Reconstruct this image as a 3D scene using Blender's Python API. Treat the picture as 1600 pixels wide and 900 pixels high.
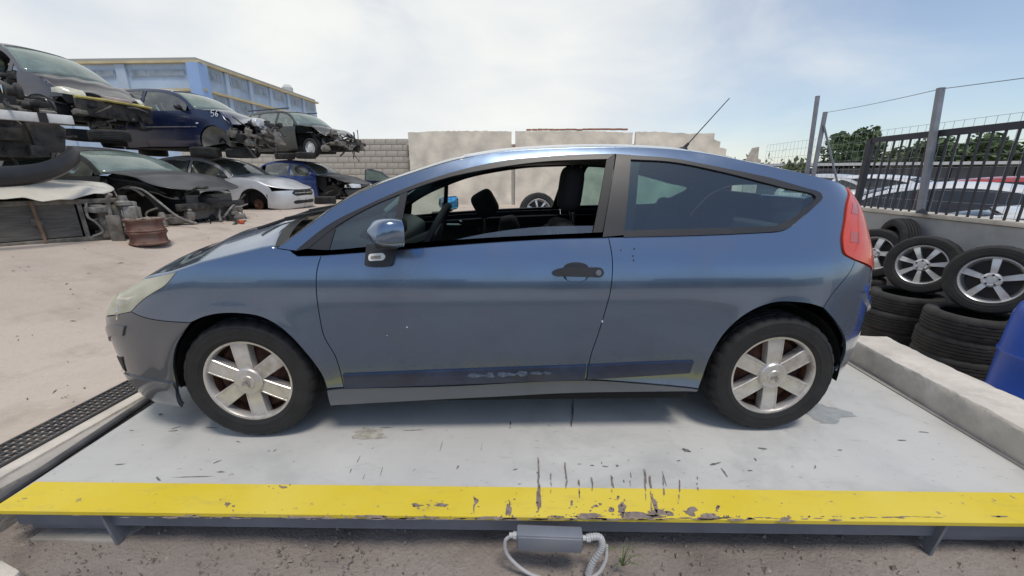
import bpy, bmesh, math, random
import numpy as np
from mathutils import Vector, Matrix
from mathutils.geometry import delaunay_2d_cdt

for o in list(bpy.data.objects):
    bpy.data.objects.remove(o)
scene = bpy.context.scene
COL = scene.collection
PI = math.pi

# ------------------------------------------------------------------ camera
FPX, PITCH, YAW = 618.9, .2757, -.0432
CAM = np.array([1.3653, -1.6714, 1.2851])
_f = np.array([math.sin(YAW) * math.cos(PITCH), math.cos(YAW) * math.cos(PITCH), -math.sin(PITCH)])
_r = np.array([math.cos(YAW), -math.sin(YAW), 0.0])
_u = np.cross(_r, _f)
CM = np.array([_r, _u, _f])
cd = bpy.data.cameras.new('camera')
cam = bpy.data.objects.new('camera', cd)
COL.objects.link(cam)
cam.matrix_world = Matrix(((_r[0], _u[0], -_f[0], CAM[0]), (_r[1], _u[1], -_f[1], CAM[1]),
                           (_r[2], _u[2], -_f[2], CAM[2]), (0, 0, 0, 1)))
cd.sensor_width = 36
cd.lens = FPX / 1600 * 36
cd.clip_start = .05
cd.clip_end = 2000
scene.camera = cam

# ------------------------------------------------------------------ sky, sun, exposure
SUN_EL, SUN_AZ = math.radians(69), math.radians(152)     # azimuth clockwise from +Y
world = bpy.data.worlds.new('World')
scene.world = world
world.use_nodes = True
wn, wl = world.node_tree.nodes, world.node_tree.links
wn.clear()
w_out = wn.new('ShaderNodeOutputWorld')
w_bg = wn.new('ShaderNodeBackground')
sky = wn.new('ShaderNodeTexSky')
sky.sky_type = 'NISHITA'
sky.sun_disc = False
sky.sun_elevation = SUN_EL
sky.sun_rotation = SUN_AZ
sky.air_density = 1.0
sky.dust_density = .6
sky.ozone_density = 2.2
w_tc = wn.new('ShaderNodeTexCoord')
w_map = wn.new('ShaderNodeMapping')
w_map.inputs['Scale'].default_value = (1.0, 1.0, 2.6)
w_map.inputs['Rotation'].default_value = (0, math.radians(16), math.radians(20))
w_noise = wn.new('ShaderNodeTexNoise')
w_noise.inputs['Scale'].default_value = 2.1
w_noise.inputs['Detail'].default_value = 7
w_noise.inputs['Roughness'].default_value = .52
w_noise.inputs['Distortion'].default_value = .5
wl.new(w_tc.outputs['Generated'], w_map.inputs['Vector'])
wl.new(w_map.outputs['Vector'], w_noise.inputs['Vector'])
# the thin cloud sheet opens towards one side of the sky
w_dot = wn.new('ShaderNodeVectorMath'); w_dot.operation = 'DOT_PRODUCT'
w_dot.inputs[1].default_value = (.72, -.62, .30)
wl.new(w_tc.outputs['Generated'], w_dot.inputs[0])
w_ramp0 = wn.new('ShaderNodeMapRange')
w_ramp0.inputs['From Min'].default_value = -.50
w_ramp0.inputs['From Max'].default_value = .22
w_ramp0.inputs['To Min'].default_value = .40
w_ramp0.inputs['To Max'].default_value = -.24
wl.new(w_dot.outputs['Value'], w_ramp0.inputs['Value'])
w_add = wn.new('ShaderNodeMath'); w_add.operation = 'ADD'
wl.new(w_noise.outputs['Fac'], w_add.inputs[0])
wl.new(w_ramp0.outputs['Result'], w_add.inputs[1])
w_ramp = wn.new('ShaderNodeMapRange')
w_ramp.interpolation_type = 'SMOOTHSTEP'
w_ramp.inputs['From Min'].default_value = .30
w_ramp.inputs['From Max'].default_value = .98
w_ramp.inputs['To Min'].default_value = .16
w_ramp.inputs['To Max'].default_value = .97
wl.new(w_add.outputs[0], w_ramp.inputs['Value'])
w_n2 = wn.new('ShaderNodeTexNoise')
w_n2.inputs['Scale'].default_value = 2.6
w_n2.inputs['Detail'].default_value = 6
wl.new(w_map.outputs['Vector'], w_n2.inputs['Vector'])
w_cc = wn.new('ShaderNodeValToRGB')
w_cc.color_ramp.elements[0].position = .36
w_cc.color_ramp.elements[0].color = (5.9, 6.1, 6.25, 1)
w_cc.color_ramp.elements[1].position = .62
w_cc.color_ramp.elements[1].color = (6.9, 6.95, 6.7, 1)
wl.new(w_n2.outputs['Fac'], w_cc.inputs['Fac'])
w_mix = wn.new('ShaderNodeMix'); w_mix.data_type = 'RGBA'
wl.new(w_ramp.outputs['Result'], w_mix.inputs['Factor'])
wl.new(sky.outputs['Color'], w_mix.inputs['A'])
wl.new(w_cc.outputs['Color'], w_mix.inputs['B'])
wl.new(w_mix.outputs['Result'], w_bg.inputs['Color'])
w_bg.inputs['Strength'].default_value = .122
wl.new(w_bg.outputs['Background'], w_out.inputs['Surface'])

sl = bpy.data.lights.new('sun', 'SUN')
sl.energy = 2.0
sl.angle = math.radians(14)
sl.color = (1.0, .93, .83)
sun = bpy.data.objects.new('sun', sl)
COL.objects.link(sun)
sd = Vector((math.sin(SUN_AZ) * math.cos(SUN_EL), math.cos(SUN_AZ) * math.cos(SUN_EL), math.sin(SUN_EL)))
sun.rotation_euler = sd.to_track_quat('Z', 'Y').to_euler()
sun.location = (0, 0, 30)

scene.render.engine = 'CYCLES'
scene.render.resolution_x, scene.render.resolution_y = 1024, 576
scene.view_settings.view_transform = 'Standard'
scene.view_settings.look = 'None'
scene.view_settings.gamma = 1
scene.view_settings.exposure = .18
scene.view_settings.use_curve_mapping = False

# ------------------------------------------------------------------ measuring helpers
def pray(u, v):
    return CM.T @ np.array([(u - 800) / FPX, -(v - 450) / FPX, 1.0])
def atz(u, v, z):
    d = pray(u, v); return CAM + d * (z - CAM[2]) / d[2]
def atx(u, v, x):
    d = pray(u, v); return CAM + d * (x - CAM[0]) / d[0]
def aty(u, v, y):
    d = pray(u, v); return CAM + d * (y - CAM[1]) / d[1]
def project(P):
    q = (np.asarray(P) - CAM) @ CM.T
    return np.stack([800 + FPX * q[..., 0] / q[..., 2], 450 - FPX * q[..., 1] / q[..., 2]], -1)

# ------------------------------------------------------------------ materials
MATS = {}
def mat(name, col, rough=.6, metal=0., coat=0., var=0., vscale=6., bump=0., bscale=40., spec=.5, dirt=None, dscale=3., damt=.5, coat_rough=.04, stretch=None, detail=5.):
    """principled material: noise tints the colour, a second noise lays dirt, a third gives relief"""
    if name in MATS: return MATS[name]
    m = bpy.data.materials.new(name); m.use_nodes = True
    n, l = m.node_tree.nodes, m.node_tree.links
    b = n['Principled BSDF']
    b.inputs['Base Color'].default_value = (*col, 1)
    b.inputs['Roughness'].default_value = rough
    b.inputs['Metallic'].default_value = metal
    b.inputs['Coat Weight'].default_value = coat
    b.inputs['Coat Roughness'].default_value = coat_rough
    b.inputs['Specular IOR Level'].default_value = spec
    tc = n.new('ShaderNodeTexCoord')
    vec = tc.outputs['Object']
    if stretch:
        mp = n.new('ShaderNodeMapping'); mp.inputs['Scale'].default_value = stretch
        l.new(vec, mp.inputs['Vector']); vec = mp.outputs['Vector']
    out = None
    if var:
        t = n.new('ShaderNodeTexNoise'); t.inputs['Scale'].default_value = vscale; t.inputs['Detail'].default_value = detail
        l.new(vec, t.inputs['Vector'])
        r = n.new('ShaderNodeMapRange'); r.inputs['From Min'].default_value = .3; r.inputs['From Max'].default_value = .7
        r.inputs['To Min'].default_value = 1 - var; r.inputs['To Max'].default_value = 1 + var
        l.new(t.outputs['Fac'], r.inputs['Value'])
        mx = n.new('ShaderNodeMix'); mx.data_type = 'RGBA'; mx.blend_type = 'MULTIPLY'; mx.inputs['Factor'].default_value = 1
        mx.inputs['A'].default_value = (*col, 1); l.new(r.outputs['Result'], mx.inputs['B'])
        out = mx.outputs['Result']
    if dirt:
        t = n.new('ShaderNodeTexNoise'); t.inputs['Scale'].default_value = dscale; t.inputs['Detail'].default_value = 8; t.inputs['Roughness'].default_value = .62
        l.new(vec, t.inputs['Vector'])
        r = n.new('ShaderNodeMapRange'); r.inputs['From Min'].default_value = .48; r.inputs['From Max'].default_value = .68
        r.inputs['To Max'].default_value = damt
        l.new(t.outputs['Fac'], r.inputs['Value'])
        mx = n.new('ShaderNodeMix'); mx.data_type = 'RGBA'
        if out: l.new(out, mx.inputs['A'])
        else: mx.inputs['A'].default_value = (*col, 1)
        mx.inputs['B'].default_value = (*dirt, 1); l.new(r.outputs['Result'], mx.inputs['Factor'])
        out = mx.outputs['Result']
        rr = n.new('ShaderNodeMapRange'); rr.inputs['To Min'].default_value = rough; rr.inputs['To Max'].default_value = min(1, rough + .35)
        l.new(r.outputs['Result'], rr.inputs['Value']); l.new(rr.outputs['Result'], b.inputs['Roughness'])
    if out: l.new(out, b.inputs['Base Color'])
    if bump:
        t = n.new('ShaderNodeTexNoise'); t.inputs['Scale'].default_value = bscale; t.inputs['Detail'].default_value = 6
        l.new(vec, t.inputs['Vector'])
        bp = n.new('ShaderNodeBump'); bp.inputs['Strength'].default_value = bump; bp.inputs['Distance'].default_value = .02
        l.new(t.outputs['Fac'], bp.inputs['Height']); l.new(bp.outputs['Normal'], b.inputs['Normal'])
    MATS[name] = m
    return m

def glass(name, tint, refl=(1, 1, 1), extra=.0, dust=.0, dustcol=(.45, .45, .4), rough=.02):
    """thin pane: tinted see-through, fresnel reflection and a film of dust"""
    if name in MATS: return MATS[name]
    m = bpy.data.materials.new(name); m.use_nodes = True
    n, l = m.node_tree.nodes, m.node_tree.links
    n.remove(n['Principled BSDF'])
    tr = n.new('ShaderNodeBsdfTransparent'); tr.inputs['Color'].default_value = (*tint, 1)
    gl = n.new('ShaderNodeBsdfGlossy'); gl.inputs['Color'].default_value = (*refl, 1); gl.inputs['Roughness'].default_value = rough
    fr = n.new('ShaderNodeFresnel'); fr.inputs['IOR'].default_value = 1.52
    ad = n.new('ShaderNodeMath'); ad.operation = 'ADD'; ad.inputs[1].default_value = extra; ad.use_clamp = True
    l.new(fr.outputs['Fac'], ad.inputs[0])
    mx = n.new('ShaderNodeMixShader')
    l.new(ad.outputs[0], mx.inputs['Fac']); l.new(tr.outputs[0], mx.inputs[1]); l.new(gl.outputs[0], mx.inputs[2])
    last = mx.outputs[0]
    if dust:
        df = n.new('ShaderNodeBsdfDiffuse'); df.inputs['Color'].default_value = (*dustcol, 1)
        t = n.new('ShaderNodeTexNoise'); t.inputs['Scale'].default_value = 3.5; t.inputs['Detail'].default_value = 8
        tc = n.new('ShaderNodeTexCoord'); l.new(tc.outputs['Object'], t.inputs['Vector'])
        r = n.new('ShaderNodeMapRange'); r.inputs['From Min'].default_value = .3; r.inputs['From Max'].default_value = .75
        r.inputs['To Min'].default_value = dust * .5; r.inputs['To Max'].default_value = dust * 1.4
        l.new(t.outputs['Fac'], r.inputs['Value'])
        m2 = n.new('ShaderNodeMixShader'); l.new(r.outputs['Result'], m2.inputs['Fac'])
        l.new(last, m2.inputs[1]); l.new(df.outputs[0], m2.inputs[2]); last = m2.outputs[0]
    l.new(last, n['Material Output'].inputs['Surface'])
    MATS[name] = m
    return m

# ------------------------------------------------------------------ object helpers
def put(o, parent=None):
    COL.objects.link(o)
    if parent is not None: o.parent = parent
    return o
def tag(o, label=None, cat=None, group=None, kind=None):
    if label: o['label'] = label
    if cat: o['category'] = cat
    if group: o['group'] = group
    if kind: o['kind'] = kind
    return o
def empty(name, loc=(0, 0, 0), rz=0., label=None, cat=None, group=None):
    o = bpy.data.objects.new(name, None); o.location = loc; o.rotation_euler = (0, 0, rz)
    o.empty_display_size = .1
    put(o); tag(o, label, cat, group)
    return o
def copy_tree(o, parent=None):
    c = o.copy(); COL.objects.link(c)
    if parent is not None: c.parent = parent
    for ch in o.children: copy_tree(ch, c)
    return c

class MB:
    """collects shapes and links them as one mesh object"""
    def __init__(s): s.v = []; s.f = []
    def add(s, v, f):
        k = len(s.v); s.v += [tuple(map(float, p)) for p in v]; s.f += [tuple(i + k for i in q) for q in f]; return s
    def box(s, c, d, rot=None):
        hx, hy, hz = d[0] / 2, d[1] / 2, d[2] / 2
        P = [Vector((x, y, z)) for x in (-hx, hx) for y in (-hy, hy) for z in (-hz, hz)]
        if rot is not None: P = [rot @ p for p in P]
        c = Vector(c)
        return s.add([p + c for p in P], [(0, 1, 3, 2), (4, 6, 7, 5), (0, 4, 5, 1), (2, 3, 7, 6), (0, 2, 6, 4), (1, 5, 7, 3)])
    def bar(s, a, b, w, h, up=(0, 0, 1)):
        a, b = Vector(a), Vector(b); d = (b - a); L = d.length; d.normalize()
        up = Vector(up)
        if abs(d.dot(up)) > .98: up = Vector((0, 1, 0))
        x = d.cross(up).normalized(); z = x.cross(d)
        R = Matrix((x, d, z)).transposed()
        return s.box((a + b) / 2, (w, L, h), R)
    def tube(s, pts, r, n=8, cap=True):
        pts = [Vector(p) for p in pts]; N = len(pts)
        rr = r if hasattr(r, '__len__') else [r] * N
        V = []; F = []; prev = None
        for i, p in enumerate(pts):
            t = (pts[min(i + 1, N - 1)] - pts[max(i - 1, 0)]).normalized()
            if prev is None:
                a = Vector((0, 0, 1)) if abs(t.z) < .9 else Vector((1, 0, 0))
                x = t.cross(a).normalized()
            else: x = (prev - t * prev.dot(t)).normalized()
            prev = x; y = t.cross(x)
            for k in range(n):
                a = 2 * PI * k / n; V.append(p + (x * math.cos(a) + y * math.sin(a)) * rr[i])
        for i in range(N - 1):
            for k in range(n):
                k2 = (k + 1) % n; F.append((i * n + k, i * n + k2, (i + 1) * n + k2, (i + 1) * n + k))
        if cap: F.append(tuple(range(n - 1, -1, -1))); F.append(tuple((N - 1) * n + k for k in range(n)))
        return s.add(V, F)
    def lathe(s, prof, n=32, axis='y', c=(0, 0, 0), rfun=None, a0=0., a1=2 * PI, close=False):
        V = []; F = []; m = len(prof); full = abs(a1 - a0 - 2 * PI) < 1e-6
        cnt = n if full else n + 1
        for k in range(cnt):
            a = a0 + (a1 - a0) * k / n; ca, sa = math.cos(a), math.sin(a)
            for j, (r, h) in enumerate(prof):
                if rfun: r = rfun(k, j, r, h)
                p = (r * ca, h, r * sa) if axis == 'y' else ((r * ca, r * sa, h) if axis == 'z' else (h, r * ca, r * sa))
                V.append((p[0] + c[0], p[1] + c[1], p[2] + c[2]))
        for k in range(n):
            k2 = (k + 1) % cnt
            for j in range(m - (0 if close else 1)):
                j2 = (j + 1) % m
                F.append((k * m + j, k2 * m + j, k2 * m + j2, k * m + j2))
        return s.add(V, F)
    def prism(s, poly, h0, h1, axis='z'):
        n = len(poly)
        def P(a, b, h): return (a, b, h) if axis == 'z' else ((a, h, b) if axis == 'y' else (h, a, b))
        V = [P(a, b, h0) for a, b in poly] + [P(a, b, h1) for a, b in poly]
        F = [tuple(range(n - 1, -1, -1)), tuple(range(n, 2 * n))] + [(i, (i + 1) % n, n + (i + 1) % n, n + i) for i in range(n)]
        return s.add(V, F)
    def grid(s, fn, nu, nv):
        V = [fn(i / nu, j / nv) for i in range(nu + 1) for j in range(nv + 1)]
        F = [(i * (nv + 1) + j, (i + 1) * (nv + 1) + j, (i + 1) * (nv + 1) + j + 1, i * (nv + 1) + j + 1) for i in range(nu) for j in range(nv)]
        return s.add(V, F)
    def ball(s, c, d, n=10, m=7):
        def fn(u, v):
            a = 2 * PI * u; b = PI * (v - .5)
            return (c[0] + d[0] * math.cos(a) * math.cos(b), c[1] + d[1] * math.sin(a) * math.cos(b), c[2] + d[2] * math.sin(b))
        return s.grid(fn, n, m)
    def xf(s, M):
        s.v = [tuple(M @ Vector(p)) for p in s.v]; return s
    def build(s, name, m, parent=None, smooth=35, bevel=0., fix=True):
        me = bpy.data.meshes.new(name)
        me.from_pydata(s.v, [], s.f)
        if fix or bevel:
            bm = bmesh.new(); bm.from_mesh(me)
            if fix:
                bmesh.ops.remove_doubles(bm, verts=bm.verts, dist=1e-5)
                bmesh.ops.recalc_face_normals(bm, faces=bm.faces)
            if bevel:
                ed = [e for e in bm.edges if len(e.link_faces) == 2 and e.calc_face_angle(0) > .6]
                bmesh.ops.bevel(bm, geom=ed, offset=bevel, segments=2, profile=.5, affect='EDGES', clamp_overlap=True)
            bm.to_mesh(me); bm.free()
        if smooth:
            me.shade_smooth(); me.set_sharp_from_angle(angle=math.radians(smooth))
        me.materials.append(m)
        o = bpy.data.objects.new(name, me)
        return put(o, parent)

def rounded(d, r=.02):
    """box with rounded edges as MB centred on the origin"""
    b = MB(); b.box((0, 0, 0), d); return b
# ------------------------------------------------------------------ sheet-metal toolkit
class Spline:
    """natural cubic spline with straight ends"""
    def __init__(s, pts):
        s.x = np.array([p[0] for p in pts], float); s.y = np.array([p[1] for p in pts], float)
        n = len(s.x); h = np.diff(s.x); A = np.eye(n); b = np.zeros(n)
        for i in range(1, n - 1):
            A[i, i - 1] = h[i - 1]; A[i, i] = 2 * (h[i - 1] + h[i]); A[i, i + 1] = h[i]
            b[i] = 3 * ((s.y[i + 1] - s.y[i]) / h[i] - (s.y[i] - s.y[i - 1]) / h[i - 1])
        s.c = np.linalg.solve(A, b); s.h = h
    def __call__(s, t):
        t = np.asarray(t, float); tc = np.clip(t, s.x[0], s.x[-1])
        i = np.clip(np.searchsorted(s.x, tc) - 1, 0, len(s.h) - 1)
        d = tc - s.x[i]; h = s.h[i]
        bb = (s.y[i + 1] - s.y[i]) / h - h * (2 * s.c[i] + s.c[i + 1]) / 3
        dd = (s.c[i + 1] - s.c[i]) / (3 * h)
        return s.y[i] + bb * d + s.c[i] * d * d + dd * d ** 3

class Plan:
    """corner of the body in plan view, by arc length: fractions along and across"""
    def __init__(s, pts, L, W):
        p = np.array(pts, float); q = p * [L, W]
        t = np.concatenate([[0], np.cumsum(np.hypot(*np.diff(q, axis=0).T))])
        s.T = t[-1]; s.a = Spline(list(zip(t, p[:, 0]))); s.b = Spline(list(zip(t, p[:, 1])))

class Surf:
    def __init__(s, hz, xf, xr, s0, s1, fp, rp, tap, wheels=(), flare=.0, flare_r=.365, rtap=None):
        s.hz, s.xf, s.xr = Spline(hz), Spline(xf), Spline(xr)
        s.s0, s.s1, s.tap = s0, s1, Spline(tap)
        s.F = Plan(fp, abs(s0 - s.xf(.5)), s.hz(.6)); s.R = Plan(rp, abs(s.xr(.6) - s1), s.hz(.6))
        s.smin, s.smax = s0 - s.F.T, s1 + s.R.T
        s.wheels, s.flare, s.fr, s.rtap = wheels, flare, flare_r, rtap
    def P(s, S, Z, side=-1):
        S = np.asarray(S, float); Z = np.asarray(Z, float)
        tf = np.clip(s.s0 - S, 0, s.F.T); tr = np.clip(S - s.s1, 0, s.R.T)
        mid = np.clip(S, s.s0, s.s1)
        H = s.hz(Z) * s.tap(mid)
        if s.rtap: H = H * (1 - s.rtap * np.clip((Z - .9) / .5, 0, 1) * np.clip((mid - 1.5) / 1.3, 0, 1) ** 2)
        x = np.where(S < s.s0, s.s0 - s.F.a(tf) * (s.s0 - s.xf(Z)), np.where(S > s.s1, s.s1 + s.R.a(tr) * (s.xr(Z) - s.s1), S))
        y = H * np.where(S < s.s0, s.F.b(tf), np.where(S > s.s1, s.R.b(tr), 1.0))
        for wx, wz in s.wheels:
            r = np.hypot(x - wx, Z - wz)
            y = y + s.flare * np.exp(-((r - s.fr) / .05) ** 2) * np.clip((Z - .15) / .1, 0, 1) * np.clip(y / .4, 0, 1)
        return np.stack([x, y * side, Z], -1)
    def N(s, S, Z, side=-1):
        e = 2e-3
        a = s.P(S + e, Z, side) - s.P(S - e, Z, side); b = s.P(S, Z + e, side) - s.P(S, Z - e, side)
        n = np.cross(a, b) * (1 if side < 0 else -1)
        return n / (np.linalg.norm(n, axis=-1, keepdims=True) + 1e-12)

def smooth_loop(pts, step):
    """pts: (a, b) or (a, b, 1); 1 marks a corner. Catmull-Rom between corners, resampled"""
    n = len(pts); out = []
    for i in range(n):
        p0, p1, p2, p3 = pts[i - 1], pts[i], pts[(i + 1) % n], pts[(i + 2) % n]
        a1, a2 = np.array(p1[:2], float), np.array(p2[:2], float)
        a0 = np.array(p0[:2], float) if len(p1) < 3 else 2 * a1 - a2
        a3 = np.array(p3[:2], float) if len(p2) < 3 else 2 * a2 - a1
        L = np.hypot(*(a2 - a1)); k = max(1, int(L / step + .5))
        d0, d1, d2 = (max(np.hypot(*(x)), 1e-6) ** .5 for x in (a1 - a0, a2 - a1, a3 - a2))
        m1 = (a2 - a1) + d1 * ((a1 - a0) / d0 - (a2 - a0) / (d0 + d1))
        m2 = (a2 - a1) + d1 * ((a3 - a2) / d2 - (a3 - a1) / (d1 + d2))
        for j in range(k):
            t = j / k
            out.append((2 * t ** 3 - 3 * t * t + 1) * a1 + (t ** 3 - 2 * t * t + t) * m1 + (-2 * t ** 3 + 3 * t * t) * a2 + (t ** 3 - t * t) * m2)
    return np.array(out)

def inside(poly, q):
    x, y = q[:, 0], q[:, 1]; c = np.zeros(len(q), bool); n = len(poly); j = n - 1
    for i in range(n):
        xi, yi, xj, yj = *poly[i], *poly[j]
        if yi != yj:
            c ^= ((yi > y) != (yj > y)) & (x < (xj - xi) * (y - yi) / (yj - yi) + xi)
        j = i
    return c

def fill(poly, step):
    """triangulates a 2-D outline with an even inner grid"""
    lo, hi = poly.min(0), poly.max(0)
    gx = np.arange(lo[0] + step * .5, hi[0], step); gy = np.arange(lo[1] + step * .5, hi[1], step)
    q = np.array([(a, b) for a in gx for b in gy]) if len(gx) and len(gy) else np.zeros((0, 2))
    if len(q):
        q = q[inside(poly, q)]
        if len(q):
            d = np.full(len(q), 9.)
            for i in range(len(poly)):
                a, b = poly[i - 1], poly[i]; ab = b - a
                t = np.clip(((q - a) @ ab) / max(ab @ ab, 1e-12), 0, 1)
                d = np.minimum(d, np.hypot(*(q - a - t[:, None] * ab).T))
            q = q[d > step * .45]
    n = len(poly)
    vs = [Vector(p) for p in poly] + [Vector(p) for p in q]
    r = delaunay_2d_cdt(vs, [(i, (i + 1) % n) for i in range(n)], [], 0, 1e-7)
    V = np.array([tuple(p) for p in r[0]]); F = np.array([f for f in r[2] if len(f) == 3])
    cen = V[F].mean(1)
    return V, F[inside(poly, cen)]

def inset_loop(poly, d):
    if not d: return poly
    a = np.roll(poly, 1, 0); b = np.roll(poly, -1, 0); t = b - a
    n = np.stack([-t[:, 1], t[:, 0]], -1); n /= np.linalg.norm(n, axis=1, keepdims=True) + 1e-12
    area = .5 * np.sum(a[:, 0] * poly[:, 1] - poly[:, 0] * a[:, 1])
    return poly + n * (d if area > 0 else -d)

def panel(name, surf, pts, m, parent, step=.03, gap=.0022, flange=.012, off=0., sides=(-1,), raw=False, dent=None):
    """a panel of the body: outline pts in (s, z) on the surface, with returned edges"""
    poly = inset_loop(smooth_loop(pts, step * .8) if not raw else np.array(pts, float), gap)
    V, F = fill(poly, step)
    res = []
    for sd in sides:
        S, Z = V[:, 0], V[:, 1]
        N = surf.N(S, Z, sd)
        P = surf.P(S, Z, sd) + N * off
        if dent is not None: P = P + N * dent(S, Z)[:, None]
        nv = len(P); verts = [tuple(p) for p in P]
        faces = [tuple(f) if sd < 0 else tuple(f[::-1]) for f in F]
        # orientation: outwards
        if len(faces):
            a, b, c = (np.array(verts[i]) for i in faces[0])
            if np.dot(np.cross(b - a, c - a), N[faces[0][0]]) < 0: faces = [f[::-1] for f in faces]
        cn = [tuple(v) for v in N]
        if flange:
            from collections import Counter
            cnt = Counter()
            for f in faces:
                for i in range(3): cnt[(f[i], f[(i + 1) % 3])] += 1
            bd = [e for e in cnt if (e[1], e[0]) not in cnt]
            mp = {}
            def low(i):
                if i not in mp:
                    mp[i] = (len(verts), len(verts) + 1)
                    verts.append(verts[i]); verts.append(tuple(np.array(verts[i]) - N[i] * flange)); cn.extend([(0, 0, 0)] * 2)
                return mp[i]
            for a, b in bd:
                (a0, a1), (b0, b1) = low(a), low(b)
                faces.append((b0, a0, a1, b1))
        me = bpy.data.meshes.new(name); me.from_pydata(verts, [], faces)
        me.shade_smooth()
        me.update()
        if dent is None: me.normals_split_custom_set_from_vertices(cn)
        me.materials.append(m)
        res.append(put(bpy.data.objects.new(name, me), parent))
    return res[0] if len(res) == 1 else res

def skin(name, surf, gut, m, parent, crown, bow, drop=0., nv=28, power=2.6, wscale=1., sub=3, closed_under=True):
    """a top panel (bonnet, screen, roof) spanned between the two sides along a gutter [(s, z)]"""
    g = np.array([p[:2] for p in gut], float)
    t = np.concatenate([[0], np.cumsum(np.hypot(*np.diff(g, axis=0).T))])
    tt = np.linspace(0, t[-1], max(6, int(t[-1] / .035 / max(1, 4 - sub)) + 1))
    if len(g) > 2: gs, gz = Spline(list(zip(t, g[:, 0])))(tt), Spline(list(zip(t, g[:, 1])))(tt)
    else: gs, gz = np.interp(tt, t, g[:, 0]), np.interp(tt, t, g[:, 1])
    E = surf.P(gs, gz, -1); N = surf.N(gs, gz, -1)
    f = tt / t[-1]
    cr = np.interp(f, np.linspace(0, 1, len(crown)), crown); bo = np.interp(f, np.linspace(0, 1, len(bow)), bow)
    V = []; F = []
    for i in range(len(tt)):
        hw = abs(E[i, 1]) * wscale
        k = min(1., hw / .55)
        for j in range(nv + 1):
            v = -1 + 2 * j / nv
            v = math.copysign(abs(v) ** .8, v)
            c = 1 - abs(v) ** power
            V.append((E[i, 0] - bo[i] * (1 - v * v), v * hw, E[i, 2] + cr[i] * c * k - drop))
    for i in range(len(tt) - 1):
        for j in range(nv):
            a = i * (nv + 1) + j; F.append((a, a + 1, a + nv + 2, a + nv + 1))
    b = MB(); b.v = V; b.f = F
    o = b.build(name, m, parent, smooth=50)
    md = o.modifiers.new('thickness', 'SOLIDIFY'); md.thickness = .006; md.offset = -1
    return o

# ------------------------------------------------------------------ tyres and wheels
M_TYRE = mat('tyre_rubber', (.013, .013, .014), .72, var=.35, vscale=9, bump=.15, bscale=90, dirt=(.035, .033, .03), dscale=5, damt=.4)
M_TYREOLD = mat('old_tyre_rubber', (.022, .022, .022), .8, var=.4, vscale=6, bump=.2, bscale=70, dirt=(.06, .057, .052), dscale=3.5, damt=.5)
def tyre_mb(R=.316, w=.1025, rim=.205, n=120, tread=True):
    k = R / .316; q = w / .1025
    prof = [(rim, .080), (rim + .012, .094), (.232 * k, .0985), (.2345 * k, .1005), (.238 * k, .0995), (.255 * k, .1022), (.272 * k, .1025), (.284 * k, .1005), (.286 * k, .1020), (.292 * k, .1000), (.303 * k, .091), (.3115 * k, .078), (.315 * k, .066)]
    gro = [(.0525, 1), (.0505, 0), (.0435, 0), (.0415, 1), (.0215, 1), (.0195, 0), (.0125, 0), (.0105, 1)]
    prof += [((.316 if a else .3085) * k, y) for y, a in gro]
    prof = [(r, y * q) for r, y in prof]
    full = prof + [(r, -y) for r, y in reversed(prof)]
    def rf(kk, j, r, h):
        if tread and r > .3 * k:
            if abs(h) > .05 * q and kk % 4 == 0: return r - .006
            if abs(h) <= .05 * q and kk % 5 == 0: return r - .004
        return r
    return MB().lathe(full, n=n, rfun=rf)
TYRE_ME = None
def wheel_disc(n, r0, r1, w0, w1, depth, bulge=.01, twist=0., face=-.075):
    """spokes of an alloy wheel or cover; outer face looks to -y"""
    b = MB()
    for i in range(n):
        a0 = 2 * PI * i / n + twist; rows = []
        for t in np.linspace(0, 1, 6):
            r = r0 + (r1 - r0) * t; w = w0 + (w1 - w0) * t; y = face - bulge * math.sin(PI * min(1, t * 1.1)) * .7
            sec = [(-w, y + depth), (-w, y + .004), (-w * .93, y), (-w * .80, y), (-w * .78, y + .0025), (w * .78, y + .0025), (w * .80, y), (w * .93, y), (w, y + .004), (w, y + depth)]
            ca, sa = math.cos(a0), math.sin(a0)
            rows.append([(r * ca - q * sa, yy, r * sa + q * ca) for q, yy in sec])
        m = len(sec); V = [p for row in rows for p in row]
        F = [(k * m + j, k * m + j + 1, (k + 1) * m + j + 1, (k + 1) * m + j) for k in range(5) for j in range(m - 1)]
        b.add(V, F)
    return b
# ================================================================== the blue coupe on the deck
CAR_YAW = .0644
CAR_T = np.array([-.855 * math.sin(CAR_YAW), .855 * math.cos(CAR_YAW), 0.])
CAR_R = np.array([[math.cos(CAR_YAW), -math.sin(CAR_YAW), 0], [math.sin(CAR_YAW), math.cos(CAR_YAW), 0], [0, 0, 1]])
HZ = [(.10, .76), (.16, .815), (.22, .842), (.28, .858), (.36, .867), (.48, .875), (.60, .881), (.70, .883), (.78, .879), (.86, .866), (.93, .846),
      (1.00, .816), (1.10, .770), (1.20, .721), (1.30, .665), (1.38, .612), (1.44, .560), (1.52, .48)]
XF = [(.10, -.80), (.20, -.855), (.32, -.885), (.45, -.90), (.56, -.90), (.64, -.87), (.72, -.79), (.80, -.68), (.90, -.5), (1.0, -.3), (1.5, .4)]
XR = [(.10, 3.22), (.22, 3.31), (.35, 3.355), (.5, 3.375), (.65, 3.37), (.8, 3.35), (.95, 3.32), (1.05, 3.30), (1.15, 3.26), (1.3, 3.12), (1.5, 2.9)]
FPL = [(0, 1), (.2, .993), (.4, .975), (.56, .942), (.69, .89), (.80, .81), (.885, .69), (.94, .53), (.975, .34), (.993, .16), (1, 0)]
RPL = [(0, 1), (.2, .988), (.38, .962), (.52, .922), (.63, .868), (.73, .79), (.82, .67), (.90, .51), (.955, .33), (.988, .15), (1, 0)]
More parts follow.
